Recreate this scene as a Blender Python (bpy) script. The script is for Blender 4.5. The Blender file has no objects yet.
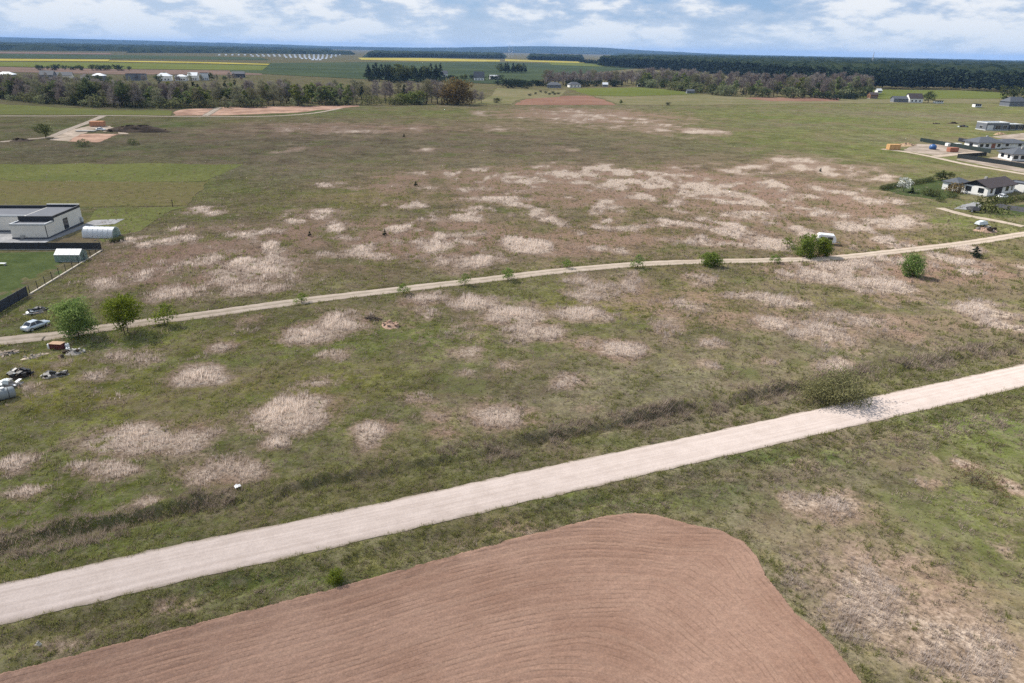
import bpy, bmesh, math, random
import numpy as np
from mathutils import Vector, Matrix

random.seed(7)
RNG = np.random.default_rng(7)
scene = bpy.context.scene
scene.render.engine = 'CYCLES'
col = scene.collection

# ------------------------------------------------------------------ camera
cam_data = bpy.data.cameras.new('camera')
cam = bpy.data.objects.new('camera', cam_data)
col.objects.link(cam)
scene.camera = cam
cam.location = (0.0, 0.0, 40.0)                       # drone 40 m above the meadow
cam.rotation_euler = tuple(math.radians(a) for a in (66.875, -0.980, 0.418))
cam_data.sensor_width = 36.0
cam_data.lens = 24.01
cam_data.clip_start = 0.5
cam_data.clip_end = 60000.0

HAZE_DENSITY = 4.0e-5
# ------------------------------------------------------------------ sky and sun
SUN_DIR = Vector((-0.78, 0.42, 0.0)).normalized()
SUN_EL = math.radians(46)
sun_vec = Vector((SUN_DIR.x * math.cos(SUN_EL), SUN_DIR.y * math.cos(SUN_EL), math.sin(SUN_EL)))
world = bpy.data.worlds.new('World')
scene.world = world
world.use_nodes = True
scene.view_settings.view_transform = 'Standard'
scene.view_settings.look = 'None'
scene.view_settings.gamma = 1.0
scene.view_settings.use_curve_mapping = False
scene.view_settings.exposure = 0.70
scene.cycles.use_denoising = False


class Nodes:
    """small helper to wire node trees"""
    def __init__(self, tree):
        self.t = tree
        tree.nodes.clear()

    def n(self, kind, _set=None, **inp):
        nd = self.t.nodes.new(kind)
        for k, v in (_set or {}).items():
            setattr(nd, k, v)
        for k, v in inp.items():
            key = int(k[1:]) if k[0] == 'i' and k[1:].isdigit() else k.replace('_', ' ')
            self.put(nd.inputs[key], v)
        return nd

    def put(self, sock, v):
        if hasattr(v, 'is_output'):
            self.t.links.new(v, sock)
        elif hasattr(v, 'outputs'):
            self.t.links.new(v.outputs[0], sock)
        else:
            if sock.type == 'RGBA' and not isinstance(v, (int, float)) and len(v) == 3:
                v = (*v, 1.0)
            sock.default_value = v

    def math(self, op, a, b=0.0, c=None, clamp=False):
        nd = self.t.nodes.new('ShaderNodeMath')
        nd.operation = op
        nd.use_clamp = clamp
        self.put(nd.inputs[0], a)
        self.put(nd.inputs[1], b)
        if c is not None:
            self.put(nd.inputs[2], c)
        return nd.outputs[0]

    def mix(self, f, a, b, mode='MIX'):
        nd = self.t.nodes.new('ShaderNodeMix')
        nd.data_type = 'RGBA'
        nd.blend_type = mode
        self.put(nd.inputs[0], f)
        self.put(nd.inputs[6], a)
        self.put(nd.inputs[7], b)
        return nd.outputs[2]

    def noise(self, vec, scale, detail=4.0, rough=0.55):
        nd = self.t.nodes.new('ShaderNodeTexNoise')
        self.put(nd.inputs['Vector'], vec)
        nd.inputs['Scale'].default_value = scale
        nd.inputs['Detail'].default_value = detail
        nd.inputs['Roughness'].default_value = rough
        return nd.outputs[0]

    def ss(self, v, lo, hi):
        nd = self.t.nodes.new('ShaderNodeMapRange')
        nd.interpolation_type = 'SMOOTHSTEP'
        self.put(nd.inputs[0], v)
        nd.inputs[1].default_value = lo
        nd.inputs[2].default_value = hi
        return nd.outputs[0]

    def lin(self, v, lo, hi, a, b):
        nd = self.t.nodes.new('ShaderNodeMapRange')
        self.put(nd.inputs[0], v)
        for i, q in enumerate((lo, hi, a, b)):
            nd.inputs[1 + i].default_value = q
        return nd.outputs[0]


def build_world():
    g = Nodes(world.node_tree)
    sky = g.n('ShaderNodeTexSky', dict(sky_type='NISHITA', sun_disc=False, sun_elevation=SUN_EL,
              sun_rotation=math.atan2(sun_vec.x, sun_vec.y), altitude=150.0, air_density=1.0,
              dust_density=1.2, ozone_density=1.5))
    tc = g.n('ShaderNodeTexCoord')
    sep = g.n('ShaderNodeSeparateXYZ', i0=tc.outputs['Generated'])
    z = g.math('MAXIMUM', sep.outputs[2], 0.0)
    den = g.math('ADD', z, 0.30)
    px = g.math('DIVIDE', sep.outputs[0], den)
    py = g.math('DIVIDE', sep.outputs[1], den)
    pos = g.n('ShaderNodeCombineXYZ', i0=px, i1=py, i2=0.0)
    big = g.noise(pos, 0.9, 2.0, 0.5)
    mid = g.noise(pos, 3.7, 6.0, 0.58)
    fine = g.noise(pos, 13.0, 5.0, 0.6)
    d = g.math('ADD', g.math('MULTIPLY', big, 0.55), g.math('MULTIPLY', mid, 0.80))
    d = g.math('ADD', d, g.math('MULTIPLY', fine, 0.22))
    cover = g.ss(d, 0.66, 0.79)
    core = g.ss(d, 0.75, 0.87)
    cloud = g.mix(core, (3.7, 4.5, 5.7), (6.9, 7.0, 7.1))
    # thin veil close to the horizon
    veil = g.math('SUBTRACT', 1.0, g.ss(z, -0.01, 0.065))
    blue = g.mix(0.70, sky.outputs[0], (1.55, 2.95, 5.4))
    base = g.mix(g.math('MULTIPLY', cover, 0.88), blue, cloud)
    out = g.mix(g.math('MULTIPLY', veil, 0.80), base, (4.5, 5.35, 6.3))
    bg = g.n('ShaderNodeBackground', Color=out, Strength=0.085)
    g.n('ShaderNodeOutputWorld', Surface=bg)


build_world()
sun_data = bpy.data.lights.new('sun', 'SUN')
sun_data.energy = 4.5
sun_data.angle = math.radians(0.55)
sun_data.color = (1.0, 0.94, 0.855)
sun = bpy.data.objects.new('sun', sun_data)
sun.rotation_euler = (-sun_vec).to_track_quat('-Z', 'Y').to_euler()
sun.location = (-60, 60, 90)
col.objects.link(sun)

# ------------------------------------------------------------------ helpers
def sm(a, b, x):
    t = np.clip((x - a) / (b - a), 0, 1)
    return t * t * (3 - 2 * t)


def vnoise(x, y, seed=0):
    ix, iy = np.floor(x), np.floor(y)
    fx, fy = x - ix, y - iy
    fx, fy = fx * fx * (3 - 2 * fx), fy * fy * (3 - 2 * fy)

    def h(a, b):
        v = np.sin(a * 127.1 + b * 311.7 + seed * 74.7) * 43758.5453
        return v - np.floor(v)
    return (h(ix, iy) * (1 - fx) + h(ix + 1, iy) * fx) * (1 - fy) + (h(ix, iy + 1) * (1 - fx) + h(ix + 1, iy + 1) * fx) * fy


def fbm(x, y, scale, octaves=4, seed=0):
    x, y = np.asarray(x, float) * scale, np.asarray(y, float) * scale
    s = t = 0.0
    a = 1.0
    for k in range(octaves):
        s = s + a * vnoise(x + 17.3 * k, y - 9.1 * k, seed + k)
        t += a
        a *= 0.52
        x, y = x * 2.03, y * 2.03
    return s / t


def spline(pts, step):
    """Catmull-Rom resampling of a plan polyline"""
    p = [np.array(q, float) for q in pts]
    p = [2 * p[0] - p[1]] + p + [2 * p[-1] - p[-2]]
    out = []
    for i in range(1, len(p) - 2):
        n = max(2, int(np.linalg.norm(p[i + 1] - p[i]) / step))
        for k in range(n):
            t = k / n
            out.append(0.5 * (2 * p[i] + (p[i + 1] - p[i - 1]) * t + (2 * p[i - 1] - 5 * p[i] + 4 * p[i + 1] - p[i + 2]) * t * t
                              + (3 * p[i] - p[i - 1] - 3 * p[i + 1] + p[i + 2]) * t ** 3))
    out.append(p[-2])
    return np.array(out)


def pdist(x, y, poly):
    """distance and signed offset (left positive) from a polyline"""
    best = np.full(np.shape(x), 1e9)
    sign = np.zeros(np.shape(x))
    for a, b in zip(poly[:-1], poly[1:]):
        ax, ay, bx, by = a[0], a[1], b[0], b[1]
        dx, dy = bx - ax, by - ay
        L2 = dx * dx + dy * dy + 1e-9
        t = np.clip(((x - ax) * dx + (y - ay) * dy) / L2, 0, 1)
        d = np.hypot(x - ax - t * dx, y - ay - t * dy)
        s = np.sign(dx * (y - ay) - dy * (x - ax))
        m = d < best
        best = np.where(m, d, best)
        sign = np.where(m, s, sign)
    return best, best * sign


def inside(x, y, poly):
    r = np.zeros(np.shape(x), bool)
    n = len(poly)
    for i in range(n):
        x1, y1 = poly[i]
        x2, y2 = poly[(i + 1) % n]
        c = ((y1 > y) != (y2 > y)) & (x < (x2 - x1) * (y - y1) / (y2 - y1 + 1e-12) + x1)
        r ^= c
    return r


def mesh_np(name, v, f, smooth=False):
    """mesh from arrays, every face with the same corner count"""
    v = np.asarray(v, np.float32)
    f = np.asarray(f, np.int32)
    me = bpy.data.meshes.new(name)
    me.vertices.add(len(v))
    me.vertices.foreach_set('co', v.ravel())
    k = f.shape[1]
    me.loops.add(f.size)
    me.loops.foreach_set('vertex_index', f.ravel())
    me.polygons.add(len(f))
    me.polygons.foreach_set('loop_start', np.arange(0, f.size, k, dtype=np.int32))
    if smooth:
        me.polygons.foreach_set('use_smooth', np.ones(len(f), bool))
    me.update(calc_edges=True)
    return me


def link(name, me, mat=None, parent=None):
    o = bpy.data.objects.new(name, me)
    col.objects.link(o)
    if mat is not None and not me.materials:
        me.materials.append(mat)
    if parent is not None:
        o.parent = parent
    return o


def tag(o, label=None, cat=None, group=None, kind=None):
    if label:
        o['label'] = label
    if cat:
        o['category'] = cat
    if group:
        o['group'] = group
    if kind:
        o['kind'] = kind
    return o


def thing(name, label, cat, loc=(0, 0, 0), rz=0.0, group=None):
    o = bpy.data.objects.new(name, None)
    o.empty_display_size = 0.3
    col.objects.link(o)
    o.location = loc
    o.rotation_euler = (0, 0, rz)
    return tag(o, label, cat, group)


class MB:
    """collects shapes into one mesh"""
    def __init__(self):
        self.v, self.f = [], []

    def add(self, v, f):
        b = len(self.v)
        self.v += [tuple(q) for q in v]
        self.f += [tuple(i + b for i in q) for q in f]
        return self

    def box(self, x0, x1, y0, y1, z0, z1):
        return self.add([(x0, y0, z0), (x1, y0, z0), (x1, y1, z0), (x0, y1, z0), (x0, y0, z1), (x1, y0, z1), (x1, y1, z1), (x0, y1, z1)],
                        [(0, 3, 2, 1), (4, 5, 6, 7), (0, 1, 5, 4), (1, 2, 6, 5), (2, 3, 7, 6), (3, 0, 4, 7)])

    def prism(self, pts, z0, z1):
        n = len(pts)
        return self.add([(x, y, z0) for x, y in pts] + [(x, y, z1) for x, y in pts],
                        [tuple(range(n))[::-1], tuple(range(n, 2 * n))] + [(i, (i + 1) % n, n + (i + 1) % n, n + i) for i in range(n)])

    def tube(self, pts, rad, n=6):
        rings = []
        for i, p in enumerate(pts):
            p = Vector(p)
            d = (Vector(pts[min(i + 1, len(pts) - 1)]) - Vector(pts[max(i - 1, 0)])).normalized()
            a = d.orthogonal().normalized()
            b = d.cross(a)
            rings += [p + (a * math.cos(2 * math.pi * k / n) + b * math.sin(2 * math.pi * k / n)) * rad[i] for k in range(n)]
        f = []
        for i in range(len(pts) - 1):
            for k in range(n):
                f.append((i * n + k, i * n + (k + 1) % n, (i + 1) * n + (k + 1) % n, (i + 1) * n + k))
        f += [tuple(range(n))[::-1], tuple(range((len(pts) - 1) * n, len(pts) * n))]
        return self.add(rings, f)

    def wheel(self, x, y, z, r, w, n=16):
        """disc with its axis along y"""
        pts = [(x + r * math.cos(2 * math.pi * k / n), z + r * math.sin(2 * math.pi * k / n)) for k in range(n)]
        v = [(a, y - w / 2, b) for a, b in pts] + [(a, y + w / 2, b) for a, b in pts]
        return self.add(v, [tuple(range(n)), tuple(range(n, 2 * n))[::-1]] + [(i, n + i, n + (i + 1) % n, (i + 1) % n) for i in range(n)])

    def loft(self, rings, cap=True):
        n = len(rings[0])
        v = [p for r in rings for p in r]
        f = []
        for i in range(len(rings) - 1):
            for k in range(n):
                f.append((i * n + k, i * n + (k + 1) % n, (i + 1) * n + (k + 1) % n, (i + 1) * n + k))
        if cap:
            f += [tuple(range(n))[::-1], tuple(range((len(rings) - 1) * n, len(rings) * n))]
        return self.add(v, f)

    def mesh(self, name, smooth=False):
        me = bpy.data.meshes.new(name)
        me.from_pydata(self.v, [], self.f)
        if smooth:
            me.polygons.foreach_set('use_smooth', [True] * len(me.polygons))
        me.update()
        return me

    def build(self, name, mat, parent=None, smooth=False, bevel=0.0):
        me = self.mesh(name, smooth)
        bm = bmesh.new()
        bm.from_mesh(me)
        bmesh.ops.recalc_face_normals(bm, faces=bm.faces)
        if bevel:
            bmesh.ops.bevel(bm, geom=list(bm.edges), offset=bevel, segments=1, affect='EDGES', clamp_overlap=True)
        bm.to_mesh(me)
        bm.free()
        return link(name, me, mat, parent)


# ------------------------------------------------------------------ materials
MATS = {}


def plain(name, c, rough=0.8, spec=0.2, var=0.12, scale=1.5, bump=0.0, metal=0.0, coat=0.0):
    """a painted, rendered or weathered surface: colour broken up by two noises"""
    if name in MATS:
        return MATS[name]
    m = bpy.data.materials.new(name)
    m.use_nodes = True
    g = Nodes(m.node_tree)
    tc = g.n('ShaderNodeTexCoord').outputs['Object']
    a = g.noise(tc, scale, 5.0)
    b = g.noise(tc, scale * 9, 3.0)
    f = g.math('ADD', g.lin(a, 0.25, 0.75, -var, var), g.lin(b, 0.2, 0.8, -var * 0.5, var * 0.5))
    c2 = g.n('ShaderNodeHueSaturation', Color=c, Value=g.math('ADD', f, 1.0))
    bs = g.n('ShaderNodeBsdfPrincipled', Base_Color=c2, Roughness=rough, Metallic=metal)
    bs.inputs['Specular IOR Level'].default_value = spec
    if coat:
        bs.inputs['Coat Weight'].default_value = coat
    if bump:
        bp = g.n('ShaderNodeBump', Strength=bump, Distance=0.05, Height=b)
        g.put(bs.inputs['Normal'], bp)
    g.n('ShaderNodeOutputMaterial', Surface=bs)
    MATS[name] = m
    return m


def glass_mat():
    m = bpy.data.materials.new('window_glass')
    m.use_nodes = True
    g = Nodes(m.node_tree)
    bs = g.n('ShaderNodeBsdfPrincipled', Base_Color=(0.018, 0.022, 0.028), Roughness=0.06)
    bs.inputs['Specular IOR Level'].default_value = 0.6
    g.n('ShaderNodeOutputMaterial', Surface=bs)
    return m


def leaf_mat(name, dark, light, trans=0.35, twig=None):
    """foliage: each leaf clump has its own shade, each plant its own tone"""
    m = bpy.data.materials.new(name)
    m.use_nodes = True
    g = Nodes(m.node_tree)
    at = g.n('ShaderNodeAttribute', dict(attribute_name='shade'))
    oi = g.n('ShaderNodeObjectInfo')
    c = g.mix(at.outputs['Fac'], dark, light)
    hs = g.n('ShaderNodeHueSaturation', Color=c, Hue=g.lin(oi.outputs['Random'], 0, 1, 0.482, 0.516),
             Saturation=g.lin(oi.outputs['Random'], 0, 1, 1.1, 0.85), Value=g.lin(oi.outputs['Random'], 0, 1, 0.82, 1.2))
    d = g.n('ShaderNodeBsdfDiffuse', Color=hs)
    t = g.n('ShaderNodeBsdfTranslucent', Color=hs)
    mx = g.n('ShaderNodeMixShader', i0=trans, i1=d, i2=t)
    g.n('ShaderNodeOutputMaterial', Surface=mx)
    return m


def crop_mat(name, c1, c2, scale=0.02, fine=0.5, band=None):
    """a sown field seen from afar: soft large patches and fine grain"""
    m = bpy.data.materials.new(name)
    m.use_nodes = True
    g = Nodes(m.node_tree)
    p = g.n('ShaderNodeNewGeometry').outputs['Position']
    if band:
        mp = g.n('ShaderNodeMapping', Vector=p)
        mp.inputs['Rotation'].default_value = (0, 0, band[0])
        mp.inputs['Scale'].default_value = (band[1], band[2], 1)
        p2 = mp.outputs[0]
    else:
        p2 = p
    a = g.ss(g.noise(p2, scale, 6.0, 0.6), 0.35, 0.65)
    b = g.noise(p, fine, 4.0)
    c = g.mix(a, c1, c2)
    hs = g.n('ShaderNodeHueSaturation', Color=c, Value=g.lin(b, 0.25, 0.75, 0.78, 1.22))
    bs = g.n('ShaderNodeBsdfDiffuse', Color=hs)
    g.n('ShaderNodeOutputMaterial', Surface=bs)
    return m


M_GLASS = glass_mat()

# ------------------------------------------------------------------ plan of the place (metres)
ROAD = [(-150.0, -5.2), (-90.0, 19.8)] + [(-39.16, 40.28), (-28.20, 44.92), (-15.23, 50.03), (0.07, 56.39), (18.53, 63.88), (41.24, 73.19), (70.63, 85.27)] + [(110.0, 102.0), (180.0, 132.0), (300.0, 181.0)]
TRACK = [(-190.0, 40.0), (-120.0, 72.0)] + [(-74.06, 90.36), (-68.04, 92.53), (-62.43, 95.96), (-56.96, 98.73), (-50.16, 102.14), (-36.10, 109.56), (-20.01, 116.85), (-1.95, 124.71), (5.22, 128.02), (15.38, 131.99), (26.20, 135.47), (39.39, 138.13), (55.62, 140.31), (68.49, 142.68), (86.40, 149.47), (107.7, 158.3), (127.0, 167.9)] + [(160.0, 184.0), (240.0, 226.0), (400.0, 300.0)]
BRANCH = [(132.7, 176.2), (129.9, 181.6), (125.7, 187.8), (124.0, 193.4), (123.2, 198.0)]
DRIVE_R = [(172.7, 333.0), (178.0, 326.8), (181.2, 317.3), (182.8, 308.1), (185.0, 287.1), (189.8, 273.7), (193.0, 264.7), (197.6, 252.2)]
DRIVE_R2 = [(184.0, 309.5), (194.8, 315.9), (206.0, 321.9), (217.0, 327.0)]
LANE_L = [(-296.6, 409.7), (-266.0, 416.1), (-244.2, 424.0), (-200.7, 426.4), (-156.1, 435.6), (-133.0, 462.0), (-123.9, 505.0)]
LANE_L2 = [(-220.6, 300.6), (-215.3, 312.1), (-211.5, 320.3), (-219.1, 343.9), (-229.7, 378.7), (-243.6, 420.8)]
PLOW = [(-34.77, 33.98), (-24.96, 38.00), (-13.50, 42.82), (-6.61, 45.93), (0.77, 49.25), (5.64, 51.21), (9.12, 52.56), (11.73, 53.09), (13.78, 52.92), (15.92, 51.94), (19.73, 50.62), (21.11, 49.14), (21.63, 47.45), (21.68, 44.76), (22.53, 41.03), (24.08, 38.03), (24.80, 34.48)] + [(24.8, 24.0), (-46.0, 20.0), (-46.0, 29.3)]
ROAD_S = spline(ROAD, 2.0)
TRACK_S = spline(TRACK, 2.5)
BRANCH_S = spline(BRANCH, 3.0)
DRIVES = [spline(DRIVE_R, 5), spline(DRIVE_R2, 5)]
LANES = [spline(LANE_L, 8), spline(LANE_L2, 8)]
RW, TW = 4.9, 3.3


def ground_parts(x, y):
    dr, so = pdist(x, y, ROAD_S)
    dt, _ = pdist(x, y, TRACK_S)
    db, _ = pdist(x, y, BRANCH_S)
    dp, _ = pdist(x, y, PLOW)
    ip = inside(x, y, PLOW)
    return dr, so, dt, db, np.where(ip, -dp, dp)


def ground_z(x, y, parts=None):
    x, y = np.asarray(x, float), np.asarray(y, float)
    dr, so, dt, db, dp = parts or ground_parts(x, y)
    r = np.hypot(x, y)
    free = sm(0.2, 3.0, dr - RW / 2) * sm(0.2, 3.0, dt - TW / 2) * sm(0.2, 3.0, db - 1.6) * sm(0.0, 1.5, dp)
    z = (fbm(x, y, 1 / 38, 3, 3) - 0.5) * 0.7 * free * (1 - sm(110, 210, r))
    z += (fbm(x, y, 1 / 1.6, 3, 11) - 0.5) * 0.30 * free * (1 - sm(90, 190, r))
    wob = (fbm(x, y, 1 / 5, 4, 21) - 0.5)
    rough = fbm(x, y, 1 / 0.9, 3, 23) - 0.5
    near = 1 - sm(140, 220, r)
    # ditch along the north side, low bank along the south side of the gravel road
    z += near * free * 0.55 * rough * (np.exp(-((so - 7.6) / 1.8) ** 2) + 0.75 * np.exp(-((so + 5.0) / 2.0) ** 2))
    z -= near * (0.28 + 0.9 * wob) * np.exp(-((so - 7.0 - 2.6 * wob) / 0.75) ** 2)
    z += near * np.clip(0.22 + 1.6 * wob, 0, 1) * np.exp(-((so - 8.4 - 2.6 * wob) / 0.8) ** 2)
    z -= near * 0.30 * np.exp(-((so + 4.6) / 0.9) ** 2) * sm(0, 1.0, dp)
    # shoulders fall away under the road sheets
    z -= 0.05 * (1 - sm(0, 0.5, dr - RW / 2)) + 0.05 * (1 - sm(0, 0.5, dt - TW / 2)) + 0.05 * (1 - sm(0, 0.5, db - 1.6)) + 0.10 * (1 - sm(-0.5, 0.1, dp))
    return z


def gz(x, y):
    return float(ground_z(np.array([x]), np.array([y]))[0])


# dry, bleached grass stands: x, y, half width, half depth, strength
DRY = [(-50.8, 58.9, 2.6, 2.0, 0.8), (-46.5, 54.1, 1.7, 1.3, 0.6), (-41.3, 58.3, 3.0, 1.6, 0.75), (-41.0, 64.8, 5.0, 3.3, 0.75), (-34.9, 65.3, 2.8, 3.8, 0.7), 
    (-28.8, 58.4, 3.9, 3.0, 1), (-26.8, 71.0, 4.3, 3.6, 1), (-23.4, 73.3, 2.7, 3.0, 0.9), (-25.8, 64.4, 1.6, 1.6, 0.9), (-40.8, 48.9, 1.8, 1.1, 0.45), 
    (-34.1, 52.7, 1.9, 1.1, 0.5), (-48.9, 73.8, 2.0, 1.8, 0.55), (-41.4, 80.3, 2.9, 2.3, 0.8), (-30.5, 95.6, 3.9, 3.5, 1.1), 
    (-26.5, 101.0, 4.8, 5.6, 0.75), (-41.2, 99.6, 3.1, 3.4, 0.7), (-42.1, 90.1, 3.6, 2.5, 0.75), (-25.0, 88.0, 3.1, 2.1, 0.7), 
    (-23.9, 79.8, 3.4, 2.3, 0.5), (-40.6, 81.5, 1.9, 2.4, 0.65), (-24.0, 71.1, 3.8, 4.1, 1), (-15.3, 67.0, 2.5, 3.3, 0.95), (-11.5, 75.6, 2.5, 2.4, 0.75), 
    (-9.3, 71.1, 2.6, 2.2, 0.65), (-7.7, 67.2, 2.5, 1.5, 0.75), (-1.3, 71.5, 3.6, 4.1, 0.8), (-34.2, 66.7, 1.6, 2.2, 0.6), (2.3, 99.7, 3.4, 7.6, 0.75), 
    (-1.5, 103.9, 4.1, 3.6, 0.7), (-16.1, 111.8, 3.5, 3.1, 1), (-8.1, 111.3, 4.8, 4.6, 0.75), (-15.4, 105.4, 2.3, 2.8, 0.7), (-5.5, 88.9, 2.6, 2.4, 0.6), 
    (-5.5, 82.1, 2.0, 2.1, 0.5), (0.2, 85.5, 1.7, 2.0, 0.55), (14.8, 118.6, 4.6, 6.8, 0.65), (23.2, 121.6, 2.6, 8.3, 0.75), (35.9, 127.7, 3.9, 7.8, 0.7), 
    (30.4, 111.9, 3.5, 5.1, 0.65), (12.0, 105.9, 4.6, 2.8, 1), (5.8, 96.2, 2.7, 3.2, 0.8), (24.6, 100.5, 3.2, 4.7, 0.75), (16.0, 91.7, 2.9, 3.3, 1.1), 
    (11.1, 93.4, 2.7, 3.4, 0.7), (42.1, 103.4, 3.1, 2.7, 1.2), (30.5, 96.1, 2.1, 2.0, 0.8), (46.5, 114.2, 3.9, 3.2, 0.7), (8.3, 81.2, 2.2, 2.7, 0.6), 
    (9.5, 73.5, 1.7, 1.5, 0.6), (49.0, 99.3, 6.3, 5.9, 0.7), (46.2, 87.5, 3.1, 2.4, 0.95), (38.8, 116.4, 3.2, 2.2, 0.75), (51.7, 106.6, 4.2, 2.4, 0.65), 
    (61.6, 132.3, 12.1, 4.8, 0.8), (36.7, 88.7, 1.7, 1.4, 0.5), (27.2, 87.3, 2.1, 2.0, 0.4), (58.6, 130.1, 5.9, 4.0, 0.8), (68.7, 134.1, 7.1, 4.9, 0.75), 
    (69.9, 124.6, 7.2, 5.0, 0.8), (96.5, 144.2, 9.7, 8.0, 0.75), (99.1, 153.0, 5.7, 4.5, 0.7), (103.2, 137.7, 6.2, 4.4, 0.7), 
    (55.2, 104.1, 7.3, 4.5, 0.65), (44.2, 103.5, 3.2, 2.7, 0.55), (80.9, 111.1, 6.9, 4.6, 0.5), (79.9, 102.3, 4.0, 3.5, 0.45), 
    (72.8, 167.2, 6.2, 8.4, 0.75), (91.8, 174.9, 6.5, 6.8, 1), (87.2, 156.6, 10.5, 5.6, 0.85), (103.8, 224.0, 8.1, 9.0, 0.7), (78.0, 190.4, 7.0, 8.0, 0.7), 
    (69.3, 116.0, 5.4, 3.8, 0.6), (63.3, 95.4, 6.1, 2.7, 0.4), (32.9, 54.6, 3.4, 3.2, 0.6), (44.3, 65.8, 0.8, 4.2, 0.5), (45.7, 63.3, 0.6, 2.8, 0.5), 
    (48.1, 62.2, 1.6, 1.2, 0.6), (50.9, 58.3, 1.2, 1.4, 0.75), (42.8, 58.4, 2.0, 1.4, 0.55), (44.9, 50.1, 1.6, 2.8, 0.45), (27.6, 54.6, 1.9, 1.9, 0.45), 
    (29.3, 41.8, 7.1, 5.3, 0.42), (33.9, 38.7, 6.0, 3.8, 0.46), (26.3, 43.6, 2.4, 3.4, 0.35), (33.9, 47.3, 5.2, 3.2, 0.35), (33.6, 61.0, 3.2, 1.9, 0.4), 
    (59.0, 72.5, 3.6, 2.5, 0.3), (-50.8, 173.5, 6.4, 7.9, 0.85), (-31.3, 191.4, 7.0, 8.1, 0.7), (-38.7, 161.4, 4.3, 3.9, 0.95), 
    (-11.4, 240.4, 15.6, 12.3, 0.8), (2.3, 232.4, 10.0, 15.4, 0.8), (-12.0, 180.3, 9.3, 8.4, 0.8), (-24.5, 161.5, 6.0, 3.9, 1), (-4.5, 197.9, 8.7, 7.1, 1), 
    (-58.8, 214.5, 7.8, 6.6, 0.6), (-50.6, 145.9, 5.5, 5.8, 0.85), (-63.0, 157.7, 8.2, 6.6, 0.65), (-48.7, 129.7, 11.8, 8.0, 0.8), 
    (-30.7, 137.9, 10.4, 7.4, 0.75), (-18.0, 146.6, 9.9, 5.8, 0.8), (-7.6, 144.7, 4.4, 4.0, 1), (3.4, 148.0, 5.6, 4.2, 1), (-8.4, 134.3, 7.1, 7.1, 0.8), 
    (-56.0, 123.3, 7.5, 7.3, 0.85), (-99.1, 365.7, 30.8, 22.6, 0.45), (-94.1, 293.1, 6.3, 11.9, 0.4), (-23.4, 490.9, 10.2, 23.9, 0.5), 
    (-9.4, 396.0, 16.6, 21.1, 0.5), (-75.8, 178.3, 5.3, 5.9, 0.55), (19.5, 308.8, 11.0, 13.1, 0.4), (-40.8, 300.3, 8.5, 9.3, 0.35), 
    (48.9, 481.8, 33.1, 60.7, 0.6), (78.1, 418.7, 23.3, 35.0, 0.65), (103.1, 399.4, 11.2, 16.1, 0.95), (16.0, 248.2, 8.9, 17.4, 0.75), 
    (36.2, 250.3, 14.4, 15.4, 0.75), (60.8, 252.8, 10.9, 13.5, 0.75), (65.1, 227.7, 11.5, 14.8, 0.8), (39.9, 202.1, 10.3, 8.9, 0.8), 
    (25.1, 187.1, 5.5, 7.7, 0.9), (26.3, 175.1, 6.5, 5.7, 0.8), (35.8, 170.4, 7.6, 5.4, 0.75), (64.6, 210.5, 9.2, 9.6, 0.75), 
    (82.6, 222.3, 12.9, 12.4, 0.75), (118.3, 276.8, 17.7, 21.3, 0.75), (102.8, 223.9, 8.1, 9.0, 0.75), (72.2, 183.8, 9.4, 8.7, 0.8), 
    (46.6, 170.1, 8.8, 5.4, 0.85), (52.7, 157.0, 14.0, 7.5, 0.75), (8.6, 145.2, 6.5, 6.5, 0.8), (19.6, 145.8, 4.4, 4.1, 0.75), 
    (90.8, 177.0, 7.8, 7.0, 0.8), (80.4, 156.3, 9.3, 7.4, 0.75), (17.0, 199.9, 8.8, 7.3, 0.7), (8.6, 178.3, 3.2, 5.9, 0.8), (42.5, 236.1, 10.2, 9.9, 0.7), 
    (92.1, 263.0, 11.3, 12.1, 0.7), (130.2, 256.0, 9.2, 11.5, 0.6), (-69.8, 118.9, 6.6, 7.4, 0.75), (-58.8, 116.1, 6.3, 7.1, 0.8), 
    (-74.7, 149.3, 4.0, 5.1, 0.75), (-82.7, 146.9, 3.5, 4.2, 0.6), (-77.0, 157.4, 2.3, 2.8, 0.9), (-82.7, 176.4, 3.1, 4.6, 0.6), 
    (-70.3, 130.7, 6.0, 4.1, 0.55), (-54.3, 86.8, 4.2, 3.3, 0.5), (-42.6, 80.8, 2.9, 2.7, 0.85), (-48.8, 74.1, 2.0, 1.8, 0.55), 
    (-46.7, 114.9, 5.3, 4.3, 0.7), (-61.3, 83.8, 1.9, 2.5, 0.35), (-59.6, 76.9, 3.2, 2.7, 0.35), (-54.4, 80.0, 2.6, 2.9, 0.4), 
    (-26.3, 40.8, 1.9, 0.8, 0.45), (1.6, 50.8, 2.7, 1.1, 0.5), (-3.4, 48.7, 2.2, 0.9, 0.45), (-32.2, 36.5, 2.2, 0.9, 0.35), (8.7, 54.2, 2.4, 0.9, 0.4), 
    (19.0, 56.9, 2.0, 1.0, 0.4), ]


DRYZONE = [(33.1, 222.8, 78.7, 38.2, 0.5), (76.9, 207.0, 37.7, 44.8, 0.55), (-14.5, 154.0, 52.3, 19.7, 0.48), (-61.7, 131.5, 21.7, 18.8, 0.52), 
    (79.7, 136.7, 26.8, 10.2, 0.6), (54.6, 103.5, 19.4, 7.2, 0.35), (56.5, 491.3, 74.1, 63.0, 0.45), (-83.7, 383.9, 64.4, 29.7, 0.32), 
    (31.8, 110.1, 20.3, 12.9, 0.3), (-5.0, 98.7, 18.6, 9.1, 0.22), (31.5, 43.2, 8.8, 6.7, 0.22), ]


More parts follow.
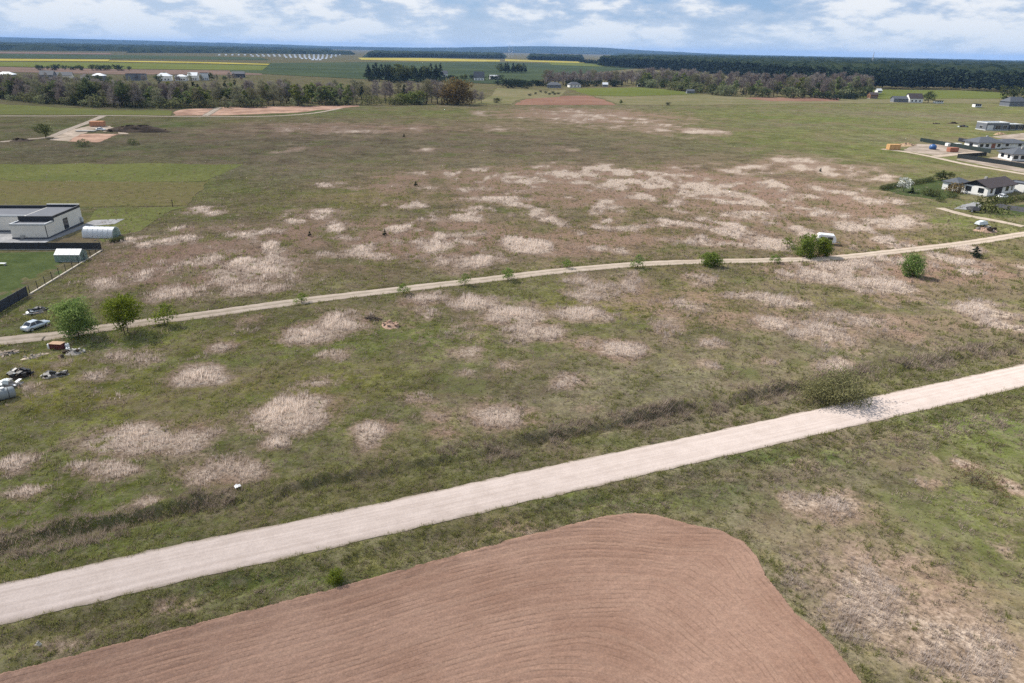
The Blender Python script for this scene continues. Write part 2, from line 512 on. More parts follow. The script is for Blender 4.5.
def dry_field(x, y):
    w1 = (fbm(x, y, 1 / 9, 4, 31) - 0.5)
    w2 = (fbm(x, y, 1 / 2.2, 3, 41) - 0.5)
    wx, wy = (fbm(x, y, 1 / 16, 3, 51) - 0.5) * 9, (fbm(x, y, 1 / 16, 3, 61) - 0.5) * 9
    r = np.hypot(x, y)
    far = 0.45 + 0.55 * sm(90, 170, r)
    out = np.zeros(np.shape(x))
    for cx, cy, rx, ry, a in DRYZONE:
        d = ((x - cx) / rx) ** 2 + ((y - cy) / ry) ** 2
        out = np.maximum(out, a * np.exp(-d * d * 0.7))
    out = out * np.clip(0.5 + 3.2 * (fbm(x, y, 1 / 14, 4, 55) - 0.47), 0, 1.9)
    for cx, cy, rx, ry, a in DRY:
        k = 1.05 + 0.15 * far
        d = ((x + wx * far * 0.8 - cx) / (rx * k)) ** 2 + ((y + wy * far * 0.8 - cy) / (ry * k)) ** 2
        out = np.maximum(out, a * np.exp(-d * 0.85))
    out = out + (w1 * 1.5 + w2 * 0.5) * (0.22 + 0.78 * np.clip(out * 2, 0, 1))
    m = sm(100, 170, r) * (1 - 0.75 * sm(240, 340, r))
    cell = fbm(x, y * 0.8, 1 / 5.5, 3, 57)
    out = out * (1 - m) + m * (out * 0.40 + 0.95 * sm(0.34, 0.74, cell + 0.30 * (fbm(x, y * 0.6, 1 / 2.0, 2, 58) - 0.5)) * np.clip(out * 1.5, 0, 1))
    return np.clip(out, 0, 1.3)


def pink_field(x, y):
    out = np.zeros(np.shape(x))
    for cx, cy, rx, ry, a in DRYZONE:
        d = ((x - cx) / rx) ** 2 + ((y - cy) / ry) ** 2
        out = np.maximum(out, 1.5 * a * np.exp(-d * d * 0.6))
    for cx, cy, rx, ry, a in DRY:
        d = ((x - cx) / (rx * 1.5)) ** 2 + ((y - cy) / (ry * 1.5)) ** 2
        out = np.maximum(out, 0.75 * a * np.exp(-d))
    return np.clip(out * (0.35 + 1.3 * fbm(x, y, 1 / 13, 4, 59)), 0, 1)


# broad colour zones of the vegetation, dark band with cloud shade painted in: ellipse, colour, weight
G_OLIVE, G_FRESH, G_YELL = (0.128, 0.119, 0.055), (0.106, 0.127, 0.038), (0.168, 0.152, 0.039)
G_TAN = (0.215, 0.180, 0.122)
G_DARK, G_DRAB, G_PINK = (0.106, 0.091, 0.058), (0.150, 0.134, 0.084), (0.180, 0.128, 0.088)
G_LAWN = (0.088, 0.116, 0.036)
ZONES = [
    (G_FRESH, [(-41.6, 70.9, 21.9, 14.0, 0.75), (-39.0, 51.6, 11.8, 8.6, 0.8), (-37.3, 89.5, 15.7, 8.7, 0.6), (-13.2, 91.0, 13.0, 10.7, 0.5), 
    (-63.0, 92.4, 13.1, 11.0, 0.8), (-76.2, 109.0, 10.1, 12.2, 0.8), (15.3, 114.8, 21.0, 15.9, 0.35), (-6.2, 59.8, 6.2, 3.6, 0.4), ]),
    (G_YELL, [(-44.0, 73.9, 13.4, 6.4, 0.5), (-27.1, 78.4, 10.3, 4.5, 0.45), (-54.7, 73.2, 6.1, 4.0, 0.45), (17.0, 113.5, 10.5, 8.4, 0.45), 
    (-44.5, 197.5, 11.5, 11.4, 0.75), (7.3, 158.3, 14.1, 7.6, 0.55), (89.3, 164.7, 14.6, 10.2, 0.5), (116.2, 177.0, 13.0, 9.3, 0.3), 
    (30.0, 159.8, 11.9, 5.8, 0.4), (58.9, 112.9, 10.5, 4.2, 0.4), (36.6, 114.2, 7.1, 4.3, 0.35), (-62.3, 81.3, 5.3, 4.2, 0.6), 
    (-45.9, 92.3, 8.8, 5.2, 0.35), (-160.7, 400.6, 9.0, 13.5, 0.6), ]),
    (G_DRAB, [(23.7, 77.4, 20.1, 10.9, 0.8), (3.5, 70.9, 10.6, 7.1, 0.5), (55.5, 95.5, 19.6, 7.8, 0.7), (70.0, 102.6, 16.0, 10.6, 0.6), (30.4, 61.2, 13.6, 5.7, 0.6), 
    (22.0, 54.3, 6.7, 6.3, 0.5), (37.5, 65.8, 13.3, 8.4, 0.5), ]),
    (G_DARK, [(-7.0, 322.7, 160.8, 52.3, 1), (-89.2, 344.1, 76.9, 39.9, 0.8), (94.3, 329.4, 69.2, 36.7, 0.8), (-164.5, 279.0, 55.4, 24.3, 0.85),  # broad mid-field ellipses paint cloud shade into the sward colour
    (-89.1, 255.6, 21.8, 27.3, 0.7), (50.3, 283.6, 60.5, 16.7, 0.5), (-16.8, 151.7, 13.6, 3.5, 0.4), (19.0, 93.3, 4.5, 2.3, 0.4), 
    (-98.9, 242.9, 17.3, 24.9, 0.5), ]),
    (G_PINK, [(54.8, 479.7, 85.0, 74.7, 0.75), (-88.9, 383.8, 64.3, 34.6, 0.55), (34.3, 232.3, 71.9, 41.2, 0.55), (88.6, 238.4, 36.8, 43.2, 0.6), 
    (-14.1, 149.2, 53.2, 16.9, 0.5), (59.3, 162.9, 31.3, 14.0, 0.55), (-60.3, 127.5, 21.2, 15.4, 0.5), (78.2, 133.9, 22.3, 9.8, 0.6), 
    (118.7, 257.0, 21.9, 27.6, 0.5), (-136.0, 364.7, 30.7, 26.9, 0.5), ]),
    (G_FRESH, [(242.3, 501.2, 133.2, 111.1, 0.85), (166.8, 504.1, 68.4, 82.0, 0.7), (170.7, 319.6, 53.3, 48.1, 0.75), (387.1, 648.2, 78.5, 106.8, 0.8), 
    (145.8, 367.2, 46.2, 36.2, 0.5), (-44.8, 487.1, 81.1, 31.3, 0.7), (29.0, 187.4, 8.3, 6.5, 0.5), (7.8, 214.5, 9.3, 8.3, 0.5), 
    (-14.2, 97.6, 7.7, 3.3, 0.5), (115.5, 180.6, 15.9, 12.1, 0.8), (70.9, 197.6, 8.7, 5.7, 0.5), (80.5, 166.5, 9.9, 5.2, 0.5), 
    (-101.0, 203.7, 17.6, 26.7, 0.7), ]),
    (G_LAWN, [(151.3, 242.4, 13.9, 16.6, 0.9), (139.8, 212.1, 18.4, 16.2, 0.7), (138.3, 190.7, 8.4, 10.7, 0.9), (-142.3, 473.3, 26.3, 29.7, 0.9), 
    (-184.6, 380.6, 16.0, 24.4, 0.8), (-229.0, 357.8, 20.1, 26.0, 0.5), (-156.3, 284.7, 16.2, 14.1, 0.4), (55.9, 68.2, 6.8, 6.7, 0.75), 
    (44.4, 56.4, 5.9, 5.0, 0.55), (43.6, 47.8, 2.6, 5.2, 0.5), (23.0, 57.1, 4.0, 1.4, 0.4), (20.5, 43.3, 1.6, 1.4, 0.4), (-16.9, 43.4, 9.8, 1.1, 0.6), 
    (8.8, 55.0, 9.7, 1.4, 0.7), (31.6, 63.8, 10.9, 1.8, 0.8), (52.8, 72.2, 9.6, 2.0, 0.8), ]),
    (G_DRAB, [(34.6, 54.4, 4.8, 3.9, 0.5), (66.7, 577.1, 63.8, 32.7, 0.5), (263.7, 554.3, 69.0, 30.2, 0.6), (322.6, 525.2, 43.6, 36.2, 0.6), 
    (170.2, 445.2, 43.5, 19.8, 0.5), (201.5, 373.2, 31.5, 18.8, 0.5), (220.8, 336.8, 19.0, 15.5, 0.4), (-24.4, 261.1, 44.9, 12.0, 0.5), 
    (-72.5, 233.7, 20.2, 11.7, 0.5), ]),
    (G_TAN, [(31.5, 42.9, 8.4, 5.5, 0.8), (33.6, 38.2, 5.9, 3.8, 0.85), (29.0, 45.9, 3.4, 3.1, 0.5), ]),
]


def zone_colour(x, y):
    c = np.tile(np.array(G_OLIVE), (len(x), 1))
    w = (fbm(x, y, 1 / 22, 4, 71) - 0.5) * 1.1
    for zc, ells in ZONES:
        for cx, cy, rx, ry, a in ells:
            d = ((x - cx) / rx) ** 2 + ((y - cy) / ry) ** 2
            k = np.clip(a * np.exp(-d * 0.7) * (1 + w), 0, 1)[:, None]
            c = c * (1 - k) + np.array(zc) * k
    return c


# ------------------------------------------------------------------ ground: one sheet to the horizon
def build_ground():
    rr = [6.0, 12.0, 18.0, 23.0, 27.0, 30.0]
    while rr[-1] < 24500:
        r = rr[-1]
        rr.append(r + min(max(0.16, r * r / 14500), 0.022 * r))
    rr = np.array(rr)
    th = np.concatenate([np.arange(-180, -52, 8.0), np.arange(-52, -44, 1.0), np.linspace(-44, 44, 500), np.arange(45, 52, 1.0), np.arange(52, 180, 8.0)])
    th = np.radians(th)
    R_, T_ = np.meshgrid(rr, th, indexing='ij')
    x, y = (R_ * np.sin(T_)).ravel(), (R_ * np.cos(T_)).ravel()
    parts = ground_parts(x, y)
    z = ground_z(x, y, parts)
    nr, nt = len(rr), len(th)
    i, j = np.meshgrid(np.arange(nr - 1), np.arange(nt), indexing='ij')
    a = i * nt + j
    b = i * nt + (j + 1) % nt
    f = np.stack([a, a + nt, b + nt, b], -1).reshape(-1, 4)
    v = np.stack([x, y, z], -1)
    # close the small disc under the drone
    n0 = len(v)
    v = np.vstack([v, [[0, 0, 0]]])
    fan = np.stack([np.full(nt, n0), np.arange(nt), (np.arange(nt) + 1) % nt, (np.arange(nt) + 1) % nt], -1)
    me = mesh_np('ground', v, f, True)
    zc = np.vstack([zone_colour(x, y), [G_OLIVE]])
    dry = np.append(dry_field(x, y), 0)
    dr, so, dt, db, dp = parts
    near = 1 - sm(140, 240, np.hypot(x, y))
    ditch = near * np.exp(-((so - 7.4) / 2.0) ** 2)
    dry[:-1] *= 1 - 0.7 * ditch
    at = me.attributes.new('zone', 'FLOAT_COLOR', 'POINT')
    at.data.foreach_set('color', np.hstack([zc, np.ones((len(zc), 1))]).astype(np.float32).ravel())
    at = me.attributes.new('dry', 'FLOAT', 'POINT')
    at.data.foreach_set('value', dry.astype(np.float32))
    at = me.attributes.new('pink', 'FLOAT', 'POINT')
    at.data.foreach_set('value', np.append(pink_field(x, y), 0).astype(np.float32))
    at = me.attributes.new('ditch_tone', 'FLOAT', 'POINT')
    at.data.foreach_set('value', np.append(ditch, 0).astype(np.float32))
    o = link('ground', me, ground_mat())
    return tag(o, kind='structure')


def ground_mat():
    m = bpy.data.materials.new('meadow')
    m.use_nodes = True
    g = Nodes(m.node_tree)
    p = g.n('ShaderNodeNewGeometry').outputs['Position']
    zone = g.n('ShaderNodeAttribute', dict(attribute_name='zone')).outputs['Color']
    dry = g.n('ShaderNodeAttribute', dict(attribute_name='dry')).outputs['Fac']
    ditch_tone = g.n('ShaderNodeAttribute', dict(attribute_name='ditch_tone')).outputs['Fac']
    pink = g.n('ShaderNodeAttribute', dict(attribute_name='pink')).outputs['Fac']
    n_l = g.noise(p, 0.055, 5.0, 0.6)
    n_m = g.noise(p, 0.42, 6.0, 0.65)
    n_f = g.noise(p, 2.6, 5.0, 0.7)
    mp = g.n('ShaderNodeMapping', Vector=p)
    mp.inputs['Location'].default_value = (37, 11, 3)
    n_c = g.noise(mp.outputs[0], 0.9, 6.0, 0.7)
    n_s = g.noise(mp.outputs[0], 0.13, 6.0, 0.62)
    # green sward: tone varies, moss yellow and thatch brown show through
    val = g.math('MULTIPLY', g.math('MULTIPLY', g.lin(n_m, 0.28, 0.72, 0.55, 1.52), g.lin(n_f, 0.25, 0.75, 0.60, 1.45)), g.lin(n_s, 0.3, 0.7, 0.62, 1.42))
    hs = g.n('ShaderNodeHueSaturation', Color=zone, Hue=g.lin(n_l, 0.3, 0.7, 0.475, 0.512), Saturation=g.lin(n_c, 0.3, 0.7, 1.2, 0.75), Value=val)
    thatch = g.mix(n_f, (0.10, 0.075, 0.045), (0.30, 0.24, 0.165))
    n_p = g.noise(p, 0.045, 7.0, 0.68)
    base = g.mix(g.math('MULTIPLY', g.ss(n_p, 0.48, 0.60), 0.45), hs, g.mix(n_c, (0.13, 0.092, 0.062), (0.25, 0.185, 0.135)))
    base = g.mix(g.math('MULTIPLY', g.ss(n_c, 0.46, 0.70), 0.60), base, thatch)
    base = g.mix(g.math('MULTIPLY', g.ss(n_m, 0.56, 0.70), 0.30), base, (0.045, 0.056, 0.018))
    # bleached stands
    k = g.math('ADD', dry, g.math('MULTIPLY', g.math('SUBTRACT', n_c, 0.5), 0.55))
    k = g.math('ADD', k, g.math('MULTIPLY', g.math('SUBTRACT', n_f, 0.5), 0.30))
    k = g.math('ADD', k, g.math('MULTIPLY', g.math('SUBTRACT', n_s, 0.5), 0.9))
    pk = g.ss(g.math('ADD', pink, g.math('ADD', g.math('MULTIPLY', g.math('SUBTRACT', n_s, 0.5), 1.1), g.math('MULTIPLY', g.math('SUBTRACT', n_c, 0.5), 0.8))), 0.22, 0.75)
    base = g.mix(g.math('MULTIPLY', pk, 0.84), base, g.mix(g.ss(n_f, 0.3, 0.7), (0.170, 0.108, 0.078), (0.355, 0.240, 0.184)))
    base = g.mix(g.math('MULTIPLY', g.ss(g.noise(p, 0.085, 6.0, 0.62), 0.54, 0.64), 0.55), base, g.mix(n_c, (0.070, 0.090, 0.026), (0.150, 0.160, 0.055)))
    halo = g.ss(k, 0.22, 0.60)
    core = g.ss(k, 0.50, 0.92)
    straw1 = g.mix(g.ss(n_f, 0.3, 0.7), (0.175, 0.125, 0.092), (0.345, 0.258, 0.198))
    straw2 = g.mix(g.ss(n_f, 0.3, 0.65), (0.30, 0.228, 0.172), (0.56, 0.47, 0.385))
    c = g.mix(g.math('MULTIPLY', halo, 0.8), base, straw1)
    c = g.mix(g.math('MULTIPLY', core, 0.85), c, straw2)
    c = g.mix(g.math('MULTIPLY', ditch_tone, 0.28), c, g.mix(n_f, (0.025, 0.034, 0.012), (0.13, 0.11, 0.07)))  # ditch strip mixed towards dark green and brown
    h = g.math('ADD', g.math('MULTIPLY', n_f, 0.6), n_m)
    bp = g.n('ShaderNodeBump', Strength=0.75, Distance=0.30, Height=h)
    bs = g.n('ShaderNodeBsdfDiffuse', Color=c, Roughness=1.0, Normal=bp)
    g.n('ShaderNodeOutputMaterial', Surface=bs)
    return m


build_ground()


# ------------------------------------------------------------------ gravel roads
def gravel_mat(name, c1, c2, grass=0.0, width=4.9):
    m = bpy.data.materials.new(name)
    m.use_nodes = True
    g = Nodes(m.node_tree)
    at = g.n('ShaderNodeAttribute', dict(attribute_name='lane')).outputs['Vector']
    p = g.n('ShaderNodeNewGeometry').outputs['Position']
    sp = g.n('ShaderNodeSeparateXYZ', i0=at)
    st = g.n('ShaderNodeMapping', Vector=at)
    st.inputs['Scale'].default_value = (0.03, 2.2, 1)
    streak = g.noise(st.outputs[0], 1.0, 5.0, 0.65)
    fine = g.noise(p, 7.0, 5.0, 0.75)
    mid = g.noise(p, 0.55, 5.0, 0.6)
    edge = g.math('ABSOLUTE', sp.outputs[1])
    f = g.math('ADD', g.math('MULTIPLY', streak, 0.62), g.math('MULTIPLY', mid, 0.38))
    c = g.mix(g.ss(f, 0.32, 0.66), c1, c2)
    c = g.n('ShaderNodeHueSaturation', Color=c, Value=g.lin(fine, 0.25, 0.75, 0.84, 1.14))
    e = g.ss(g.math('ADD', edge, g.math('MULTIPLY', g.math('SUBTRACT', mid, 0.5), 1.1)), width * 0.40, width * 0.53)
    c = g.mix(g.math('MULTIPLY', e, 0.7), c, (0.19, 0.15, 0.10))
    if grass:
        mdl = g.math('SUBTRACT', 1.0, g.ss(g.math('ADD', edge, g.math('MULTIPLY', g.math('SUBTRACT', mid, 0.5), 0.9)), 0.15, 0.55))
        c = g.mix(g.math('MULTIPLY', mdl, grass), c, (0.12, 0.11, 0.05))
    bp = g.n('ShaderNodeBump', Strength=0.4, Distance=0.04, Height=g.math('ADD', fine, g.math('MULTIPLY', streak, 0.6)))
    bs = g.n('ShaderNodeBsdfDiffuse', Color=c, Roughness=0.8, Normal=bp)
    g.n('ShaderNodeOutputMaterial', Surface=bs)
    return m


def strip(name, line, width, mat, z=0.03, crown=0.06, jit=0.2, across=8, step=1.0):
    pl = spline([tuple(q) for q in line], step)
    t = np.gradient(pl, axis=0)
    t /= np.linalg.norm(t, axis=1)[:, None]
    nrm = np.stack([-t[:, 1], t[:, 0]], -1)
    s = np.concatenate([[0], np.cumsum(np.linalg.norm(np.diff(pl, axis=0), axis=1))])
    jl = (fbm(s, s * 0, 0.8, 4, 5) - 0.5) * 2 * jit + (fbm(s, s * 0, 0.06, 2, 8) - 0.5) * 0.8 * jit
    jr = (fbm(s, s * 0, 0.8, 4, 6) - 0.5) * 2 * jit + (fbm(s, s * 0, 0.06, 2, 9) - 0.5) * 0.8 * jit
    u = np.linspace(-1, 1, across + 1)
    V, L = [], []
    for k, q in enumerate(u):
        off = q * width / 2 + (jl if q > 0 else jr) * abs(q) ** 3
        pt = pl + nrm * off[:, None]
        zz = z + crown * (1 - q * q) - (0.035 if abs(q) == 1 else 0)
        V.append(np.column_stack([pt, np.full(len(pl), zz)]))
        L.append(np.column_stack([s, off, np.zeros(len(pl))]))
    V, L = np.stack(V, 1).reshape(-1, 3), np.stack(L, 1).reshape(-1, 3)
    n, k = len(pl), across + 1
    i, j = np.meshgrid(np.arange(n - 1), np.arange(across), indexing='ij')
    a = (i * k + j).ravel()
    me = mesh_np(name, V, np.stack([a, a + k, a + k + 1, a + 1][::-1], -1), True)
    at = me.attributes.new('lane', 'FLOAT_VECTOR', 'POINT')
    at.data.foreach_set('vector', L.astype(np.float32).ravel())
    return tag(link(name, me, mat), kind='structure')


M_ROAD = gravel_mat('pale_gravel', (0.445, 0.372, 0.330), (0.555, 0.476, 0.432))
M_TRACK = gravel_mat('sandy_track', (0.37, 0.30, 0.235), (0.52, 0.435, 0.36), 0.30, 3.3)
strip('gravel_road', ROAD, RW, M_ROAD, jit=0.24, across=12, step=0.6)
strip('dirt_track', TRACK, TW, M_TRACK, crown=0.04, jit=0.3)
strip('dirt_track', BRANCH, 2.8, M_TRACK, z=0.04, crown=0.04, jit=0.3)
strip('driveway', DRIVE_R, 3.6, M_TRACK, z=0.05, crown=0.04, jit=0.5, step=3)
strip('driveway', DRIVE_R2, 5.0, M_TRACK, z=0.065, crown=0.04, jit=0.6, step=3)
strip('farm_lane', LANE_L, 3.6, M_TRACK, z=0.08, crown=0.04, jit=0.8, step=5)
strip('farm_lane', [(-204.5, 493.9), (-195.3, 459.7), (-188.3, 432.3)], 5.0, M_TRACK, z=0.12, crown=0.04, jit=0.8, step=5)
strip('farm_lane', LANE_L2, 4.2, M_TRACK, z=0.07, crown=0.04, jit=0.8, step=5)


# ------------------------------------------------------------------ ploughed field with mesh furrows and painted groove lines
def build_plough():
    st = 0.105
    xs, ys = np.arange(-46, 25.2, st), np.arange(20, 54, st)
    X, Y = np.meshgrid(xs, ys, indexing='ij')
    x, y = X.ravel(), Y.ravel()
    edge = np.array(PLOW)
    wob = (fbm(x, y, 1 / 1.4, 3, 14) - 0.5) * 0.5
    dp = pdist(x, y, np.vstack([edge, edge[:1]]))[0] * np.where(inside(x, y, PLOW), 1, -1)
    d1 = pdist(x, y, edge[:8])[0]
    d2 = pdist(x, y, edge[8:17])[0]
    k = 5.0
    s = -k * np.log(np.exp(-d1 / k) + np.exp(-d2 / k)) + (fbm(x, y, 1 / 6, 2, 15) - 0.5) * 0.5
    ph = 2 * np.pi * s / 0.42
    amp = 0.008 + 0.042 * fbm(x, y, 1 / 6, 3, 16) ** 1.5 + 0.012 * (np.mod(s + 100, 3.6) < 0.45)
    brk = sm(0.35, 0.6, fbm(x, y, 1 / 2.2, 3, 19))
    z = 0.03 - amp * 1.1 * brk * np.maximum(0, np.sin(ph)) ** 3 + amp * 0.5 * np.sin(ph * 0.5 + 1) + (fbm(x, y, 1 / 0.45, 3, 17) - 0.5) * 0.11
    z += 0.12 * np.exp(-((dp - 0.5) / 0.5) ** 2) * (0.3 + fbm(x, y, 1 / 1.1, 3, 18)) - 0.15 * (dp < 0.1)
    nx, ny = X.shape
    i, j = np.meshgrid(np.arange(nx - 1), np.arange(ny - 1), indexing='ij')
    a = (i * ny + j).ravel()
    f = np.stack([a, a + ny, a + ny + 1, a + 1], -1)
    ok = (dp + wob * 1.5) > 0.05
    f = f[ok[f].all(1)]
    used = np.zeros(len(x), bool)
    used[f.ravel()] = True
    idx = np.cumsum(used) - 1
    me = mesh_np('ploughed_field', np.column_stack([x, y, z])[used], idx[f], True)
    at = me.attributes.new('row', 'FLOAT', 'POINT')
    at.data.foreach_set('value', s[used].astype(np.float32))
    m = bpy.data.materials.new('tilled_soil')
    m.use_nodes = True
    g = Nodes(m.node_tree)
    p = g.n('ShaderNodeNewGeometry').outputs['Position']
    row = g.n('ShaderNodeAttribute', dict(attribute_name='row')).outputs['Fac']
    cmb = g.n('ShaderNodeCombineXYZ', i0=row, i1=0.0, i2=0.0)
    rown = g.noise(cmb, 1.1, 3.0, 0.6)
    big = g.noise(p, 0.10, 5.0, 0.6)
    fin = g.noise(p, 5.5, 6.0, 0.75)
    c = g.mix(g.ss(big, 0.33, 0.68), (0.245, 0.150, 0.110), (0.315, 0.205, 0.155))
    c = g.mix(g.math('MULTIPLY', g.ss(rown, 0.42, 0.66), 0.35), c, (0.33, 0.222, 0.165))
    c = g.n('ShaderNodeHueSaturation', Color=c, Value=g.lin(fin, 0.25, 0.75, 0.70, 1.28))
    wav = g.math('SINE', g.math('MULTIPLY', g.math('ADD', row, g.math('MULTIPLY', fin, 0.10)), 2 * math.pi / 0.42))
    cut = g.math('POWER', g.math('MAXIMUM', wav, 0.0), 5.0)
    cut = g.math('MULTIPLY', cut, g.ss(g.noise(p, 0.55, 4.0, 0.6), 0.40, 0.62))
    c = g.mix(g.math('MULTIPLY', cut, 0.30), c, (0.105, 0.062, 0.042))  # thin grooves: moist soil plus furrow shade painted into the colour
    bp = g.n('ShaderNodeBump', Strength=0.7, Distance=0.06, Height=g.math('SUBTRACT', fin, g.math('MULTIPLY', cut, 0.45)))
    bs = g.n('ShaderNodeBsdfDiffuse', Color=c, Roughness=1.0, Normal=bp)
    g.n('ShaderNodeOutputMaterial', Surface=bs)
    return tag(link('ploughed_field', me, m), kind='structure')


build_plough()


# ------------------------------------------------------------------ fields further off (crops stand a little proud of the ground)
def field(name, pts, mat, z=0.06, wobble=0.0):
    if wobble:
        q = []
        for a, b in zip(pts, pts[1:] + pts[:1]):
            L = math.dist(a, b)
            n = max(1, int(L / (wobble * 4)))
            for k in range(n):
                t = k / n
                q.append((a[0] + (b[0] - a[0]) * t + random.uniform(-wobble, wobble), a[1] + (b[1] - a[1]) * t + random.uniform(-wobble, wobble)))
        pts = q
    mb = MB().prism(pts, -0.2, z)
    me = mb.mesh(name)
    bm = bmesh.new()
    bm.from_mesh(me)
    bmesh.ops.recalc_face_normals(bm, faces=bm.faces)
    bmesh.ops.triangulate(bm, faces=[f for f in bm.faces if len(f.verts) > 4])
    bm.to_mesh(me)
    bm.free()
    return tag(link(name, me, mat), kind='structure')


C_GREEN = crop_mat('clouded_crop', (0.036, 0.050, 0.030), (0.052, 0.068, 0.036), 0.006, 0.2)  # crop green darkened to carry the cloud shade on far fields
C_BRIGHT = crop_mat('young_crop', (0.085, 0.100, 0.028), (0.105, 0.118, 0.036), 0.01, 0.2)
C_RAPE = crop_mat('rapeseed_bloom', (0.24, 0.20, 0.04), (0.31, 0.265, 0.065), 0.01, 0.2)
C_BARE = crop_mat('bare_far_soil', (0.115, 0.085, 0.070), (0.15, 0.105, 0.085), 0.02, 0.3)
C_PLOT = crop_mat('stripped_plot', (0.185, 0.118, 0.090), (0.32, 0.215, 0.165), 0.07, 0.4)
C_RED = crop_mat('red_brown_soil', (0.155, 0.088, 0.066), (0.19, 0.115, 0.085), 0.03, 0.4)
C_SOWN = crop_mat('sown_meadow', (0.098, 0.080, 0.044), (0.085, 0.085, 0.034), 0.03, 0.5, (0.07, 0.12, 1.0))
C_MEAD = crop_mat('mown_meadow', (0.076, 0.085, 0.032), (0.092, 0.098, 0.037), 0.04, 0.5)
C_PALE = crop_mat('pale_meadow', (0.115, 0.112, 0.055), (0.15, 0.132, 0.078), 0.03, 0.25)
C_LAWN = crop_mat('lawn', (0.043, 0.058, 0.023), (0.058, 0.074, 0.030), 0.25, 1.5)
C_YARD = crop_mat('gravel_yard', (0.20, 0.165, 0.13), (0.33, 0.275, 0.23), 0.15, 1.0)
C_PAVE = crop_mat('grey_paving', (0.20, 0.20, 0.205), (0.26, 0.26, 0.265), 0.4, 2.0)

field('crop_field', [(-218.5, 238.4), (-100.8, 255.0), (-96.7, 236.5), (-97.8, 217.2), (-194.6, 210.5)], C_MEAD, 0.03, 2.5)
field('crop_field', [(-193.9, 209.7), (-97.3, 216.7), (-87.0, 182.1), (-162.4, 173.0)], C_SOWN, 0.08, 0.8)
field('crop_field', [(-109.3, 176.9), (-86.7, 181.4), (-89.5, 177.0), (-87.6, 161.5), (-85.06, 146.65), (-88.34, 143.04), (-101.1, 158.4)], C_MEAD, 0.045)
field('lawn', [(-116.14, 133.31), (-86.36, 137.60), (-82.64, 109.52), (-81.77, 99.18), (-89.30, 98.79)], C_LAWN, 0.05)
field('crop_field', [(-369.9, 495.1), (-259.3, 456.9), (-224.7, 464.8), (-208.8, 433.5), (-302.6, 418.3), (-314.9, 419.1)], C_MEAD, 0.10, 2)
field('building_plot', [(-221.6, 469.5), (-207.4, 494.1), (-156.5, 520.3), (-119.7, 537.3), (-112.9, 526.2), (-134.2, 485.5), (-141.2, 467.9), (-175.3, 437.8), (-205.4, 431.5)], C_PLOT, 0.07, 2)
field('building_plot', [(-194.9, 306.2), (-181.0, 304.8), (-188.3, 335.3), (-199.1, 335.2), (-204.7, 333.4)], C_PLOT, 0.07, 0.6)
field('building_plot', [(-205.1, 310.0), (-194.9, 306.2), (-205.0, 335.5), (-211.7, 359.1), (-199.6, 342.8), (-197.8, 352.1), (-188.7, 336.0), (-184.7, 336.7), (-211.1, 369.1), (-221.4, 367.2), (-218.7, 344.0)], C_YARD, 0.05, 0.6)
field('crop_field', [(59.1, 839.1), (151.9, 898.2), (181.5, 862.3), (196.1, 777.1), (111.7, 714.1), (72.7, 718.4)], C_BRIGHT, 0.15, 2)
field('crop_field', [(74.1, 712.4), (110.7, 707.6), (195.5, 766.2), (239.8, 714.4), (345.0, 729.0), (524.4, 788.6), (476.9, 715.5), (359.1, 678.3), (254.7, 650.1), (211.6, 628.2), (87.8, 589.1)], C_PALE, 0.13, 2)
field('ploughed_field', [(6.6, 634.9), (26.8, 682.8), (70.0, 711.1), (78.5, 649.5), (81.4, 589.7), (-1.1, 569.0)], C_RED, 0.10, 2)
field('ploughed_field', [(222.4, 715.5), (252.1, 736.5), (332.8, 747.1), (307.3, 692.7), (236.7, 676.5)], C_RED, 0.16, 2)
field('crop_field', [(468.6, 962.5), (637.7, 983.6), (597.6, 882.5), (535.1, 799.9), (375.2, 749.7), (364.5, 775.9)], C_BRIGHT, 0.15, 2)
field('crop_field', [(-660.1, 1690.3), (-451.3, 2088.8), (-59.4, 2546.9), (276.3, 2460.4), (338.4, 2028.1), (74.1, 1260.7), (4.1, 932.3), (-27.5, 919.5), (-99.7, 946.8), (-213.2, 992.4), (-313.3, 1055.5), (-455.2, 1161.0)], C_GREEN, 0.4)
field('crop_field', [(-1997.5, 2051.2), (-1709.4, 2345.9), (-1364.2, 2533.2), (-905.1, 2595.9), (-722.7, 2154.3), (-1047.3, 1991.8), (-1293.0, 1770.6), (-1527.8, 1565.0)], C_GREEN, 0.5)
field('rapeseed_field', [(-1456.4, 1491.2), (-1225.2, 1676.8), (-1009.0, 1823.3), (-917.8, 1649.0), (-1114.1, 1523.4), (-1320.7, 1350.7)], C_RAPE, 0.9)
field('rapeseed_field', [(-954.6, 1724.1), (-783.4, 1761.3), (-569.4, 1694.2), (-541.4, 1597.0), (-734.8, 1651.1), (-908.4, 1631.9)], C_RAPE, 0.9)
field('crop_field', [(-1177.7, 1355.8), (-1036.6, 1471.7), (-865.8, 1562.4), (-705.6, 1584.9), (-523.1, 1542.5), (-438.0, 1258.5), (-652.5, 1203.5), (-858.4, 1216.0), (-1028.9, 1182.5)], C_BRIGHT, 0.5)
field('rapeseed_field', [(-627.4, 2908.9), (-419.4, 3185.4), (-70.7, 3030.7), (-61.3, 2631.0), (-320.6, 2432.6), (-520.7, 2474.4)], C_RAPE, 1.0)
field('rapeseed_field', [(-54.9, 3311.1), (129.9, 3117.3), (323.3, 2882.9), (288.7, 2635.9), (112.5, 2696.1), (-46.2, 2790.5)], C_RAPE, 0.9)
field('crop_field', [(110.7, 2651.3), (481.4, 2894.4), (368.1, 2171.9), (259.8, 2060.0), (105.0, 2221.3)], C_BRIGHT, 0.6)
